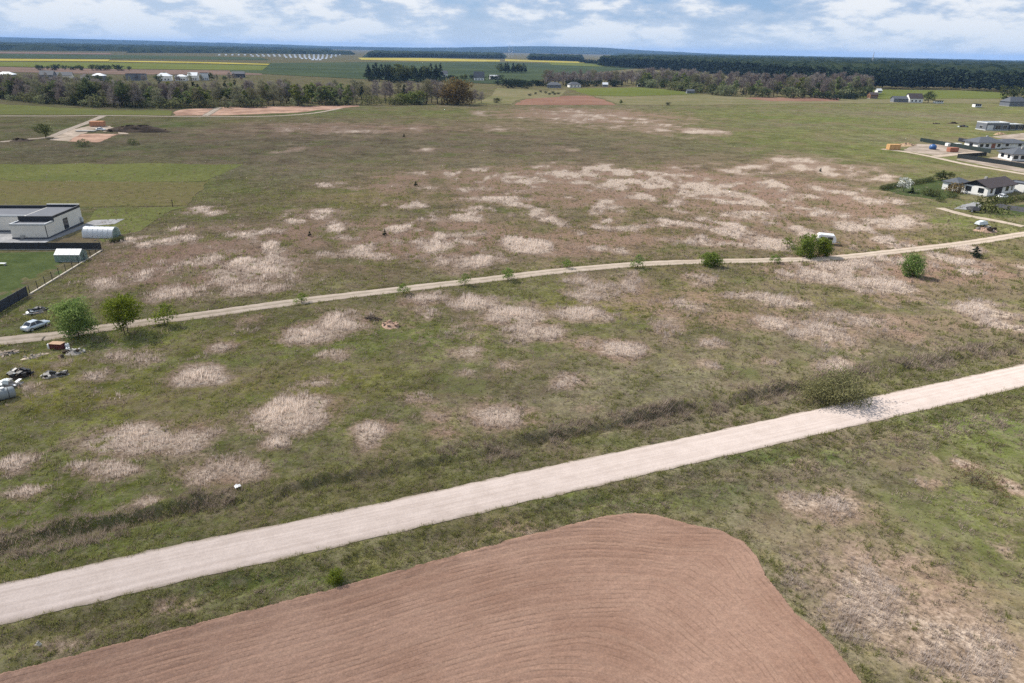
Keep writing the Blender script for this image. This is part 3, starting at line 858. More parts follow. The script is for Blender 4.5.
field('ploughed_field', [(-2241.6, 2303.8), (-1923.3, 2744.1), (-1632.4, 2959.4), (-1443.1, 2627.3), (-1691.9, 2412.0), (-2023.5, 2078.0)], C_BARE, 0.8)
field('ploughed_field', [(-992.1, 1139.5), (-842.4, 1192.9), (-638.0, 1176.4), (-429.5, 1233.8), (-371.8, 1066.1), (-540.1, 993.5), (-709.4, 1002.0), (-867.7, 994.6)], C_BARE, 0.3)
field('crop_field', [(-23.4, 822.6), (30.4, 779.4), (57.0, 808.4), (40.8, 680.9), (4.9, 642.4), (-5.1, 578.8), (-36.1, 560.3), (-23.0, 677.0)], C_PALE, 0.12, 2)


# ------------------------------------------------------------------ grass standing on the meadow
def blades(name, x, y, h, w, n, shade, lean, mat):
    """n single-triangle blades per tuft, joined into one mesh"""
    N = len(x)
    z = ground_z(x, y) - 0.02
    T = np.repeat(np.arange(N), n)
    M = N * n
    ang = RNG.uniform(0, 2 * np.pi, M)
    rad = RNG.uniform(0, 1, M) * np.repeat(w, n) * 1.6
    bx, by = x[T] + np.cos(ang) * rad, y[T] + np.sin(ang) * rad
    a2 = RNG.uniform(0, 2 * np.pi, M)
    ww = w[T] * RNG.uniform(0.35, 0.8, M)
    hh = h[T] * RNG.uniform(0.55, 1.15, M)
    ln = lean * hh * RNG.uniform(0.2, 1.0, M)
    tx, ty = bx + np.cos(ang) * ln + 0.12 * hh, by + np.sin(ang) * ln
    v = np.empty((M, 3, 3), np.float32)
    v[:, 0] = np.column_stack([bx - np.cos(a2) * ww / 2, by - np.sin(a2) * ww / 2, z[T]])
    v[:, 1] = np.column_stack([bx + np.cos(a2) * ww / 2, by + np.sin(a2) * ww / 2, z[T]])
    v[:, 2] = np.column_stack([tx, ty, z[T] + hh])
    me = mesh_np(name, v.reshape(-1, 3), np.arange(M * 3).reshape(-1, 3))
    sh = np.clip(shade[T] + RNG.normal(0, 0.16, M), 0, 1)
    at = me.attributes.new('shade', 'FLOAT', 'FACE')
    at.data.foreach_set('value', sh.astype(np.float32))
    return link(name, me, mat)


def scatter_grass():
    N = 420000
    r = 31 * np.exp(RNG.uniform(0, 1, N) ** 0.93 * math.log(340 / 31))
    t = np.radians(RNG.uniform(-45, 45, N))
    x, y = r * np.sin(t), r * np.cos(t)
    parts = ground_parts(x, y)
    dr, so, dt, db, dp = parts
    jit = RNG.uniform(0, 1, len(x)) ** 3
    ok = (dr > RW / 2 - 0.40 * jit) & (dt > TW / 2 + 0.15 - 0.6 * jit) & (db > 1.5) & (dp > 0.05 - 0.5 * jit)
    for q in NOGRASS:
        ok &= ~inside(x, y, q)
    x, y, r, so, dp, dr, dt = x[ok], y[ok], r[ok], so[ok], dp[ok], dr[ok], dt[ok]
    keep = RNG.uniform(0, 1, len(x)) > sm(170, 340, r)
    x, y, r, so, dp, dr, dt = x[keep], y[keep], r[keep], so[keep], dp[keep], dr[keep], dt[keep]
    dry = dry_field(x, y)
    n1 = fbm(x, y, 1 / 3.2, 3, 81)
    n2 = fbm(x, y, 1 / 0.9, 2, 82)
    n4 = fbm(x, y, 1 / 0.6, 2, 84)
    tus0 = sm(0.46, 0.60, fbm(x, y, 1 / 6, 3, 93))
    clump = sm(0.38, 0.66, n4)
    lod = np.clip(r / 70, 0.75, 2.4)
    u = RNG.uniform(0, 1, len(x))
    # straw: bleached stands
    n3 = fbm(x, y, 1 / 2.6, 3, 91) - 0.5
    kk = dry + (n2 - 0.5) * 0.5 + n3 * 0.9
    d = u < 0.72 * sm(0.30, 1.0, kk) + 0.02
    k = np.clip(kk[d], 0, 1.2)
    o = blades('dry_grass', x[d], y[d], (0.26 + 0.42 * k) * np.sqrt(lod[d]) * (1 - 0.5 * sm(110, 200, r[d])), 0.075 * lod[d], 5, 0.75 * k ** 1.3, 0.35, M_STRAW)
    tag(o, 'bleached straw-coloured dry grass standing in patches over the meadow', 'grass', kind='stuff')
    # green grass, rank on the verges and banks
    verge = (np.abs(so - 3.6) < 1.3) | (np.abs(so + 4.0) < 1.7) | ((dp > 0) & (dp < 1.2)) | ((dt > 1.6) & (dt < 2.6))
    ditch = (so > 5.2) & (so < 10)
    gsel = ~d & (u < np.where(verge, 0.30 + 0.5 * clump, np.where(ditch, (0.15 + 0.45 * clump) * (1 - 0.7 * tus0), 0.06 + 0.55 * sm(0.45, 0.65, n1) * clump)))
    hg = np.where(verge, 0.26, np.where(ditch, 0.34, 0.17 + 0.16 * n1))
    hg = hg * (0.55 + 0.95 * clump)
    o = blades('green_grass', x[gsel], y[gsel], hg[gsel] * np.sqrt(lod[gsel]), 0.10 * lod[gsel], 5, (0.1 + 0.45 * n1 + 0.45 * clump)[gsel], 0.7, M_BLADE)
    tag(o, 'green grass tufts over the meadow and along the road verges', 'grass', kind='stuff')
    # old grey-brown weeds, mostly in the ditch and between the stands
    tus = sm(0.46, 0.60, fbm(x, y, 1 / 6, 3, 93))
    wsel = ~d & ~gsel & (u > 1 - np.where(ditch, 0.10 + 0.9 * tus, np.where((so < -3.4) & (so > -9), 0.22 + 0.65 * tus, 0.05 + 0.30 * sm(0.5, 0.7, n2))))
    o = blades('withered_weeds', x[wsel], y[wsel], (np.where(ditch, 0.55, 0.30) * (0.5 + 0.9 * clump))[wsel] * np.sqrt(lod[wsel]), 0.09 * lod[wsel], 5, (0.75 * n2 + 0.35 * tus - 0.05)[wsel], 0.8, M_WEED)
    tag(o, 'withered grey-brown weeds along the ditch and through the grass', 'weeds', kind='stuff')


M_STRAW = leaf_mat('straw', (0.215, 0.158, 0.122), (0.80, 0.715, 0.63), 0.45)
M_BLADE = leaf_mat('grass_blade', (0.090, 0.102, 0.034), (0.240, 0.245, 0.095), 0.45)
M_WEED = leaf_mat('withered', (0.125, 0.100, 0.075), (0.44, 0.375, 0.295), 0.35)
NOGRASS = [[(-149.8, 176.6), (-114.1, 179.7), (-101.3, 164.6), (-85.54, 136.89), (-82.31, 109.54), (-89.30, 98.79)], [(71.3, 161.8), (77.3, 162.2), (72.5, 151.0), (66.9, 150.6)]]
scatter_grass()

# ------------------------------------------------------------------ trees: real-size prototypes, shared by their copies
M_BARK = plain('bark', (0.075, 0.062, 0.050), 0.9, 0.1, 0.3, 2.0)
M_BIRCHBARK = plain('pale_bark', (0.30, 0.28, 0.25), 0.9, 0.1, 0.3, 2.0)
L_FRESH = leaf_mat('fresh_leaf', (0.078, 0.102, 0.026), (0.190, 0.220, 0.068))
L_MID = leaf_mat('mid_leaf', (0.048, 0.064, 0.026), (0.125, 0.142, 0.055))
L_DARK = leaf_mat('pine_needles', (0.013, 0.022, 0.015), (0.040, 0.055, 0.032), 0.15)
L_TWIG = leaf_mat('bare_twigs', (0.125, 0.105, 0.092), (0.300, 0.260, 0.235), 0.2)
L_BUD = leaf_mat('budding_twigs', (0.125, 0.122, 0.070), (0.270, 0.258, 0.160), 0.25)
L_GOLD = leaf_mat('golden_buds', (0.120, 0.095, 0.040), (0.235, 0.190, 0.085), 0.3)
L_WILLOW = leaf_mat('willow_leaf', (0.105, 0.125, 0.055), (0.195, 0.205, 0.105), 0.35)
L_SPRING = leaf_mat('spring_leaf', (0.085, 0.128, 0.024), (0.210, 0.270, 0.062), 0.45)
L_OLIVE = leaf_mat('olive_twig', (0.105, 0.100, 0.040), (0.215, 0.195, 0.085), 0.35)
L_WHITE = leaf_mat('blossom', (0.30, 0.31, 0.27), (0.62, 0.62, 0.56), 0.3)
L_RED = leaf_mat('russet_stems', (0.085, 0.040, 0.028), (0.15, 0.075, 0.050), 0.2)


def leaf_cloud(c, rad, size, squash=0.8, shade=None):
    """quads of leaf-clump size round the given centres"""
    n = len(c)
    d = RNG.normal(0, 1, (n, 3))
    d /= np.linalg.norm(d, axis=1)[:, None]
    t = RNG.normal(0, 1, (n, 3))
    t -= (t * d).sum(1)[:, None] * d
    t /= np.linalg.norm(t, axis=1)[:, None]
    b = np.cross(d, t)
    s = size * RNG.uniform(0.6, 1.3, n)[:, None]
    q = np.stack([c - t * s, c + b * s * squash * 0.55, c + t * s, c - b * s * squash * 0.55], 1)
    me = mesh_np('crown', q.reshape(-1, 3), np.arange(n * 4).reshape(-1, 4))
    at = me.attributes.new('shade', 'FLOAT', 'FACE')
    at.data.foreach_set('value', np.clip(shade if shade is not None else RNG.uniform(0, 1, n), 0, 1).astype(np.float32))
    return me


TWIGW = 0.24


def proto_tree(seed, h, cr, base, nleaf, size, bark, leaf, limbs=11, shape='round', twig=False, trunk_r=None, stems=1):
    """trunk with limbs, crown of leaf clumps hung on limb ends; returns two meshes"""
    rnd = random.Random(seed)
    mb = MB()
    tr = trunk_r or h * 0.020
    clumps = []
    for sI in range(stems):
        sx, sy = (0, 0) if stems == 1 else (rnd.uniform(-.25, .25) * cr, rnd.uniform(-.25, .25) * cr)
        bx, by = rnd.uniform(-.06, .06) * h + sx * 1.4, rnd.uniform(-.06, .06) * h + sy * 1.4
        top = (sx + bx, sy + by, h * rnd.uniform(0.82, 0.92))
        spine = [(sx, sy, -0.15), (sx + bx * .25, sy + by * .2, h * .25), (sx + bx * .6, sy + by * .5, h * .55), top]
        mb.tube(spine, [tr * 1.15, tr * .85, tr * .55, tr * .15], 6)
        clumps.append((*top, 0.26 * cr))
        for k in range(limbs):
            t = base + (0.96 - base) * (k + rnd.random()) / limbs
            z0 = h * t * 0.86
            f = z0 / (h * 0.87)
            p0 = Vector((sx + bx * f, sy + by * f, z0))
            a = k * 2.4 + rnd.uniform(-.5, .5)
            u = (t - base) / (1 - base)
            if shape == 'round':
                ext = cr * (0.55 + 0.9 * math.sin(math.pi * min(1, 0.16 + 0.78 * u))) * 0.72
            elif shape == 'cone':
                ext = cr * (1.02 - 0.92 * u)
            else:
                ext = cr * (0.95 - 0.55 * u)
            ext *= rnd.uniform(0.72, 1.18)
            rise = ext * (rnd.uniform(0.25, 0.8) if shape != 'cone' else rnd.uniform(-0.1, 0.2))
            if base <= 0.05:
                rise = ext * rnd.uniform(-0.12, 0.35)
            p1 = p0 + Vector((math.cos(a) * ext, math.sin(a) * ext, rise))
            pm = p0.lerp(p1, 0.5) + Vector((0, 0, -0.05 * ext))
            mb.tube([p0, pm, p1], [tr * .42 * (1 - .6 * u), tr * .26 * (1 - .6 * u), tr * .06], 4)
            clumps.append((*p1, ext * 0.42 + 0.12 * cr))
            q = p0.lerp(p1, 0.55)
            clumps.append((q.x, q.y, q.z + 0.06 * h, ext * 0.36 + 0.10 * cr))
    trunk = mb.mesh('trunk', True)
    cl = np.array(clumps)
    wgt = cl[:, 3] ** 2
    pick = RNG.choice(len(cl), nleaf, p=wgt / wgt.sum())
    g = RNG.normal(0, 1, (nleaf, 3))
    g /= np.linalg.norm(g, axis=1)[:, None]
    g *= (RNG.uniform(0, 1, nleaf) ** 0.45)[:, None]
    c = cl[pick, :3] + g * cl[pick, 3:4] * np.array([1, 1, 0.8 if shape != 'cone' else 0.45])
    c[:, 2] = np.maximum(c[:, 2], 0.12 + 0.3 * size)
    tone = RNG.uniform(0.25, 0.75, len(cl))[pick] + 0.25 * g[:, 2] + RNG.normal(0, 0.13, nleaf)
    if twig:   # thin upward sprays instead of leaves
        d = g + np.array([0, 0, 0.9]) + 0.35 * (c - np.array([0, 0, h * .4])) / h
        d /= np.linalg.norm(d, axis=1)[:, None]
        s = np.cross(d, RNG.normal(0, 1, (nleaf, 3)))
        s /= np.linalg.norm(s, axis=1)[:, None]
        L = size * RNG.uniform(1.2, 3.2, nleaf)[:, None]
        q = np.stack([c - s * size * TWIGW, c + s * size * TWIGW, c + d * L], 1)
        crown = mesh_np('crown', q.reshape(-1, 3), np.arange(nleaf * 3).reshape(-1, 3))
        at = crown.attributes.new('shade', 'FLOAT', 'FACE')
        at.data.foreach_set('value', np.clip(tone, 0, 1).astype(np.float32))
    else:
        crown = leaf_cloud(c, None, size, 0.9, tone)
    trunk.materials.append(bark)
    crown.materials.append(leaf)
    return dict(trunk=trunk, crown=crown, h=h)


def plant(p, name, label, x, y, h, group=None, cat='tree', parts=('trunk', 'crown'), wide=1.0, z=None, sink=0.0):
    s = h / p['h']
    o = thing(name, label, cat, (x, y, (gz(x, y) if z is None else z) - sink), random.uniform(0, 6.28), group)
    o.scale = (s * wide, s * wide * random.uniform(.92, 1.08), s)
    for part, key in zip(parts, ('trunk', 'crown')):
        c = bpy.data.objects.new(part, p[key])
        col.objects.link(c)
        c.parent = o
    return o


PB = {
    'bare': [proto_tree(100 + i, 18, 4.2, 0.22, 1100, 0.62, M_BARK, L_TWIG, 15, 'tall', True) for i in range(3)],
    'bud': [proto_tree(110 + i, 17, 4.2, 0.18, 1100, 0.62, M_BARK, L_BUD, 14, 'tall', True) for i in range(2)],
    'fresh': [proto_tree(120 + i, 15, 4.3, 0.14, 800, 0.66, M_BIRCHBARK, L_FRESH, 13, 'tall') for i in range(2)],
    'mid': [proto_tree(130 + i, 14, 4.6, 0.12, 800, 0.70, M_BARK, L_MID, 13, 'round') for i in range(2)],
    'pine': [proto_tree(140 + i, 20, 4.4, 0.20, 520, 0.75, M_BARK, L_DARK, 18, 'cone') for i in range(2)],
    'bush': [proto_tree(150 + i, 5, 3.4, 0.05, 320, 0.50, M_BARK, L_WILLOW, 10, 'round', stems=2) for i in range(2)],
    'darkbush': [proto_tree(160 + i, 5, 3.2, 0.05, 300, 0.50, M_BARK, L_DARK, 10, 'round', stems=2) for i in range(1)],
    'greenbush': [proto_tree(170 + i, 4, 2.4, 0.05, 420, 0.30, M_BARK, L_MID, 10, 'round', stems=2) for i in range(2)],
    'round': [proto_tree(190, 9, 4.0, 0.04, 900, 0.55, M_BARK, L_FRESH, 14, 'round', stems=2)],
    'gold': [proto_tree(180, 20, 8.6, 0.04, 3600, 0.70, M_BARK, L_GOLD, 20, 'round', stems=2)],
}
BELT_LABEL = {
    'bare': ('bare_tree', 'leafless grey-brown tree'), 'bud': ('budding_tree', 'olive-grey budding tree'),
    'fresh': ('birch_tree', 'light green spring tree'), 'mid': ('leafy_tree', 'mid green leafy tree'),
    'pine': ('pine_tree', 'dark green conifer'), 'bush': ('willow_bush', 'grey-green willow bush'),
    'darkbush': ('dark_bush', 'dark evergreen bush'), 'gold': ('golden_tree', 'broad golden-brown budding tree'),
    'greenbush': ('green_bush', 'small mid green bush'),
}


def along(line, t):
    L = [math.dist(a, b) for a, b in zip(line[:-1], line[1:])]
    d = t * sum(L)
    for a, b, l in zip(line[:-1], line[1:], L):
        if d <= l:
            return a[0] + (b[0] - a[0]) * d / l, a[1] + (b[1] - a[1]) * d / l
        d -= l
    return line[-1]


def belt(line, n, depth, mixes, where, group, hk=1.0):
    """trees of a shelter belt, each its own thing; mixes: list of (t0, t1, d0, d1, {kind: weight}, (h0, h1), count share)"""
    for t0, t1, d0, d1, w, (h0, h1), share in mixes:
        m = int(n * share)
        for k in range(m):
            t = t0 + (t1 - t0) * (k + random.uniform(-.3, 1.3)) / m
            x, y = along(line, min(max(t, 0), 1))
            r = math.hypot(x, y)
            dd = random.uniform(d0, d1) * depth
            x, y = x * (1 + dd / r), y * (1 + dd / r)
            kind = random.choices(list(w), list(w.values()))[0]
            nm, lb = BELT_LABEL[kind]
            hh = random.uniform(h0, h1) * hk
            size = 'tall' if hh > h0 + .62 * (h1 - h0) else 'short' if hh < h0 + .3 * (h1 - h0) else 'middling'
            spotw = where[min(len(where) - 1, int(t * len(where)))] if t > 0 else where[0]
            deep = 'fronting' if dd < .2 * depth else 'deep in' if dd > .65 * depth else 'in'
            plant(random.choice(PB[kind]), nm, f'{size} {lb} {deep} {spotw}', x, y, hh, f'{size} {nm.replace("_", " ")} {deep} {spotw}', 'bush' if 'bush' in kind else 'tree', wide=random.uniform(.9, 1.3), z=0.0)


LINE_A = [(-421.4, 545.3), (-379.5, 528.6), (-320.6, 493.5), (-267.1, 471.3), (-212.4, 481.6), (-185.2, 499.4), (-136.6, 527.1), (-66.5, 554.7)]
belt(LINE_A, 290, 75, [
    (0.0, 1.0, 0.0, 0.10, {'bush': 5, 'mid': 1, 'bud': 2}, (4.0, 8.5), 0.15),
    (0.0, 0.55, 0.10, 0.8, {'bare': 7, 'bud': 4, 'mid': .6}, (13, 18.5), 0.34),
    (0.0, 0.5, 0.05, 0.5, {'bud': 4, 'mid': 1, 'bare': 4}, (9, 14), 0.14),
    (0.45, 0.85, 0.05, 0.5, {'fresh': 5, 'bud': 3, 'bare': 2, 'mid': 1}, (11, 17), 0.20),
    (0.50, 1.0, 0.4, 1.0, {'bare': 5, 'bud': 2, 'pine': 2}, (12, 17), 0.18),
], ['the belt below the village roofs', 'the belt behind the bright grass strip', 'the belt behind the bare plots', 'the belt near the golden-brown tree'], '')
LINE_A2 = [(-70.0, 551.7), (-51.5, 558.5), (-26.9, 564.7)]
belt(LINE_A2, 12, 30, [(0, 0.5, 0.1, 0.9, {'bare': 3, 'bud': 2}, (13, 19), 0.5), (0.45, 1.0, 0.3, 1.0, {'bare': 3}, (9, 13), 0.5)], ['the cluster round the golden-brown tree'], '')
gx, gy = (-46.3, 561.9)
plant(PB['gold'][0], 'golden_tree', 'broad golden-brown budding tree at the end of the shelter belt', gx, gy, 20, wide=1.15, z=0)
belt([(-510.4, 702.7), (-455.8, 724.2), (-407.5, 765.5), (-318.3, 852.7)], 40, 90, [(0, 1, 0, 1, {'mid': 2, 'bare': 3, 'bud': 2}, (6, 10), 1.0)], ['the gardens of the far village'], '')
for (a, b, h) in ((402, 104.6, 9), (411, 104.6, 10), (416, 104.3, 10.5), (496, 103, 4.2)):
    xx, yy = (-87.6, 551.5) if a == 402 else (-80.9, 553.1) if a == 411 else (-76.1, 557.5) if a == 416 else (-16.6, 587.1)
    plant(PB['round'][0] if a != 496 else PB['darkbush'][0], 'green_tree' if a != 496 else 'dark_bush',
          'round bright green young tree left of the golden-brown tree' if a != 496 else 'lone dense dark green bush right of the golden-brown tree',
          xx, yy, h, 'round bright green young trees' if a != 496 else None, 'tree' if a != 496 else 'bush', wide=1.0, z=0)
LINE_B = [(33.2, 854.6), (103.3, 904.9), (154.1, 911.4)]
belt(LINE_B, 60, 110, [(0, 1, 0.1, 1.0, {'bare': 6, 'bud': 1}, (13, 19), 0.8), (0, 1, 0, 0.15, {'darkbush': 3, 'pine': 1}, (6, 9), 0.2)], ['the leafless copse left of the dark barn', 'the leafless copse beside the dark barn'], '')
LINE_C = [(153.2, 906.1), (181.6, 851.4), (196.1, 777.1), (218.3, 742.7), (272.8, 723.8), (343.0, 746.8), (378.2, 779.9)]
belt(LINE_C, 170, 110, [
    (0.0, 1.0, 0.0, 0.12, {'bush': 3, 'mid': 3, 'fresh': 1, 'pine': 1}, (7, 12), 0.22),
    (0.0, 1.0, 0.1, 0.55, {'bud': 3, 'fresh': 2, 'bare': 3, 'mid': 1}, (13, 21), 0.36),
    (0.0, 1.0, 0.5, 1.0, {'bare': 8, 'bud': 1}, (18, 24), 0.42),
], ['the mixed wood beside the dark barn', 'the mixed wood beside the pale sheds', 'the middle of the mixed wood', 'the mixed wood near the brown hut'], '')
LINE_D = [(-185.7, 909.8), (-144.1, 899.2), (-95.8, 933.7)]
belt(LINE_D, 40, 120, [(0, 1, 0.0, 0.8, {'pine': 5, 'mid': 1}, (16, 24), 0.75), (0, 1, -.1, 0.2, {'darkbush': 1}, (6, 9), 0.25)], ['the dark clump round the far farmsteads'], '')
LINE_E = [(-32.7, 1333.6), (18.6, 1363.7)]
belt(LINE_E, 14, 60, [(0, 1, 0, 1, {'pine': 3, 'mid': 2}, (14, 21), 1.0)], ['the round spinney in the dark green crop'], '')
LINE_F = [(-22.3, 823.0), (3.7, 821.4), (33.1, 821.1)]
belt(LINE_F, 24, 90, [(0, 1, 0, 1, {'darkbush': 3, 'pine': 2}, (5, 9), 1.0)], ['the dark scrub above the pale fallow'], '')
LINE_G = [(-97.9, 994.9), (-23.3, 1011.8)]
belt(LINE_G, 12, 40, [(0, 1, 0, 1, {'darkbush': 3, 'mid': 1}, (5, 8), 1.0)], ['the row behind the golden-brown tree'], '')
for k, (x, y) in enumerate([(25.2, 749.6), (29.7, 733.5), (31.7, 709.1), (36.4, 737.3), (37.2, 710.8), (41.5, 718.6), (18.1, 713.0), (12.7, 687.7)]):
    plant(PB['darkbush'][0], 'dark_bush', 'tiny dark bush dotted on the pale fallow above the red-brown field', x, y, 2.3, 'dark bushes on the pale fallow', 'bush', z=0)
LINE_H = [(-714.6, 1072.8), (-683.5, 1093.7), (-595.2, 1125.2)]
belt(LINE_H, 16, 25, [(0, 1, 0, 1, {'mid': 2, 'darkbush': 2}, (6, 10), 1.0)], ['the garden row behind the far village'], '')


# ------------------------------------------------------------------ woods that read as one mass
def forest(name, label, pts, n, protos, h0, h1, wide=1.0):
    """whole trees (trunk and crown) joined into one mass"""
    P_, F_, S_, base = [], [], [], 0
    src = []
    for p in protos:
        me = p['crown']
        v = np.empty(len(me.vertices) * 3, np.float32)
        me.vertices.foreach_get('co', v)
        f = np.empty(len(me.loops), np.int32)
        me.loops.foreach_get('vertex_index', f)
        s = np.empty(len(me.polygons), np.float32)
        me.attributes['shade'].data.foreach_get('value', s)
        src.append((v.reshape(-1, 3), f.reshape(len(me.polygons), -1), s, p['h']))
    for (x, y) in pts:
        v, f, s, h = random.choice(src)
        sel = RNG.choice(len(f), n, replace=False)
        k = random.uniform(h0, h1) / h
        a = random.uniform(0, 6.28)
        ca, sa = math.cos(a), math.sin(a)
        ff = f[sel]
        vv = v[ff.ravel()].reshape(len(ff), f.shape[1], 3)
        ctr = vv.mean(1, keepdims=True)
        vv = ctr + (vv - ctr) * math.sqrt(len(f) / n) * 0.75
        q = vv.reshape(-1, 3) * np.array([k * wide, k * wide, k])
        q = np.column_stack([q[:, 0] * ca - q[:, 1] * sa + x, q[:, 0] * sa + q[:, 1] * ca + y, q[:, 2]])
        P_.append(q)
        F_.append(np.arange(len(q)).reshape(-1, f.shape[1]) + base)
        S_.append(s[sel] * random.uniform(0.7, 1.2))
        base += len(q)
    me = mesh_np(name, np.vstack(P_), np.vstack(F_))
    at = me.attributes.new('shade', 'FLOAT', 'FACE')
    at.data.foreach_set('value', np.clip(np.concatenate(S_), 0, 1).astype(np.float32))
    return tag(link(name, me, protos[0]['crown'].materials[0]), label, 'forest', kind='stuff')


def canopy(name, label, poly, h, cell, mat, seed=1, hill=None, cat='forest'):
    """closed body of a distant wood with an uneven top"""
    P0 = np.array(poly)
    xs = np.arange(P0[:, 0].min(), P0[:, 0].max() + cell, cell)
    ys = np.arange(P0[:, 1].min(), P0[:, 1].max() + cell, cell)
    X, Y = np.meshgrid(xs, ys, indexing='ij')
    x, y = X.ravel() + RNG.uniform(-.3, .3, X.size) * cell, Y.ravel() + RNG.uniform(-.3, .3, X.size) * cell
    ins = inside(x, y, poly)
    nx, ny = X.shape
    i, j = np.meshgrid(np.arange(nx - 1), np.arange(ny - 1), indexing='ij')
    a = (i * ny + j).ravel()
    f = np.stack([a, a + ny, a + ny + 1, a + 1], -1)
    keep = ins[f].any(1)
    f = f[keep]
    top = h * (0.62 + 0.5 * RNG.uniform(0, 1, len(x)) * fbm(x, y, 1 / (cell * 6), 3, seed) * 1.4)
    rise = hill(x, y) if hill else 0.0
    z = np.where(ins, top, -1.0) + rise
    used = np.zeros(len(x), bool)
    used[f.ravel()] = True
    idx = np.cumsum(used) - 1
    me = mesh_np(name, np.column_stack([x, y, z])[used], idx[f])
    at = me.attributes.new('shade', 'FLOAT', 'FACE')
    at.data.foreach_set('value', RNG.uniform(0, 1, len(f)).astype(np.float32))
    return tag(link(name, me, mat), label, cat, kind='stuff')


FOREST_FRONT = [(239.7, 2130.9), (337.9, 1871.1), (404.5, 1624.5), (423.0, 1391.5), (420.9, 1171.0), (429.0, 1000.1), (472.6, 976.4), (513.6, 978.2), (597.7, 1007.5), (618.5, 953.5), (672.4, 937.1), (780.3, 897.9)]


def forest_points(line, n, depth, bias=1.6):
    pts = []
    for k in range(n):
        x, y = along(line, (k + random.random()) / n)
        r = math.hypot(x, y)
        d = depth * random.random() ** bias
        pts.append((x * (1 + d / r), y * (1 + d / r)))
    return pts


forest('pine_forest', 'dark pine forest along the horizon behind the mixed wood', forest_points(FOREST_FRONT, 1500, 170), 70, PB['pine'], 20, 29, 1.25)
back = [(x * (1 + 150 / math.hypot(x, y)), y * (1 + 150 / math.hypot(x, y))) for x, y in FOREST_FRONT]
canopy('pine_forest', 'dark pine forest stretching far back to the skyline', back + [(5051.5, 5477.2), (3409.8, 4921.2), (2793.7, 5403.4), (2313.3, 7061.4), (1534.3, 6219.7), (684.9, 4126.9), (312.1, 2782.4)], 27, 14, L_DARK, 3)
canopy('distant_wood', 'bluish far wood spread along the right skyline', [(702.9, 4236.0), (2419.3, 7385.8), (2994.6, 5793.4), (3883.4, 5499.7), (5849.1, 5910.7)] + [(9000, 9000), (4000, 14000), (1500, 12000)], 26, 60, L_DARK, 5)
canopy('distant_wood', 'blue-green far wood along the left skyline', [(-2405.5, 2168.7), (-2428.1, 2903.9), (-2206.3, 3150.2), (-2011.6, 3520.2), (-1589.0, 4162.8), (-2304.4, 6153.0), (-1711.6, 6767.1), (-2166.8, 8570.5), (-3187.7, 8220.1)] + [(-6500, 14000), (-16000, 12000)], 24, 45, L_DARK, 7)
canopy('distant_wood', 'far wood behind the solar panels', [(-1671.1, 3187.3), (-1445.7, 3746.1), (-910.9, 4026.3), (-1065.0, 4767.1), (-1653.0, 5630.9), (-2308.7, 5385.3)], 17, 22, L_DARK, 9)
canopy('distant_wood', 'far wood above the yellow rapeseed strip', [(-627.0, 3102.7), (-408.1, 3456.0), (-67.8, 3515.9), (-116.6, 6028.0), (-609.9, 5839.8), (-1022.9, 5209.8)], 21, 20, L_DARK, 11)
forest('pine_wood', 'pine wood edge above the yellow rapeseed strip', forest_points([(-609.3, 3014.9), (-395.3, 3347.5), (-65.6, 3403.7)], 330, 80), 40, PB['pine'], 16, 23, 1.5)
canopy('distant_wood', 'far wood block right of the lattice pylon', [(51.9, 3259.2), (267.4, 3146.5), (434.7, 4972.5), (91.4, 5329.9)], 20, 18, L_DARK, 13)
forest('pine_wood', 'pine wood edge right of the lattice pylon', forest_points([(49.9, 3131.5), (259.8, 3056.2)], 150, 60), 40, PB['pine'], 16, 22, 1.5)
forest('pine_wood', 'pine wood edge under the far village roofs', forest_points([(229.4, 2695.0), (281.4, 2233.6)], 70, 60), 40, PB['pine'], 13, 18, 1.5)


def hill_rise(x, y):
    return 95 * np.exp(-((x - 900) / 2100) ** 2 - ((y - 14500) / 2200) ** 2) + 75 * np.exp(-((x + 9500) / 5500) ** 2 - ((y - 14500) / 2400) ** 2)


canopy('wooded_hills', 'blue wooded hills on the skyline', [(-15500, 11000), (-11000, 10500), (-6000, 11500), (0, 11000), (3500, 11500), (9000, 12500), (9000, 19000), (-12000, 19000), (-15500, 17500)], 24, 130, L_DARK, 15, hill_rise, 'hills')


# ------------------------------------------------------------------ buildings
W_CREAM = plain('cream_render', (0.62, 0.59, 0.53), 0.9, 0.1, 0.06, 0.7)
W_WHITE = plain('white_render', (0.74, 0.73, 0.70), 0.9, 0.1, 0.05, 0.7)
W_GREY = plain('grey_render', (0.15, 0.16, 0.18), 0.9, 0.1, 0.08, 0.7)
W_WOOD = plain('brown_boarding', (0.21, 0.115, 0.065), 0.8, 0.2, 0.2, 1.2)
R_SLATE = plain('slate_roof', (0.075, 0.082, 0.095), 0.75, 0.3, 0.15, 1.2)
R_BROWN = plain('dark_tile_roof', (0.058, 0.046, 0.046), 0.8, 0.25, 0.15, 1.2)
R_MEMB = plain('roof_membrane', (0.105, 0.112, 0.13), 0.85, 0.2, 0.10, 0.5)
R_SHEET = plain('pale_sheet_roof', (0.52, 0.55, 0.58), 0.45, 0.4, 0.08, 0.5)
R_RED = plain('red_tile_roof', (0.20, 0.075, 0.055), 0.8, 0.2, 0.15, 0.8)
T_DARK = plain('anthracite', (0.028, 0.030, 0.036), 0.6, 0.3, 0.12, 1.5)
T_WHITE = plain('white_trim', (0.58, 0.59, 0.60), 0.6, 0.3, 0.04, 2.0)
T_GREY = plain('concrete', (0.33, 0.32, 0.30), 0.9, 0.1, 0.15, 1.2)
T_METAL = plain('zinc', (0.42, 0.44, 0.46), 0.45, 0.4, 0.10, 1.0, metal=0.3)

SIDES = {'S': (0, -1), 'N': (math.pi, 1), 'E': (math.pi / 2, 1), 'W': (-math.pi / 2, -1)}


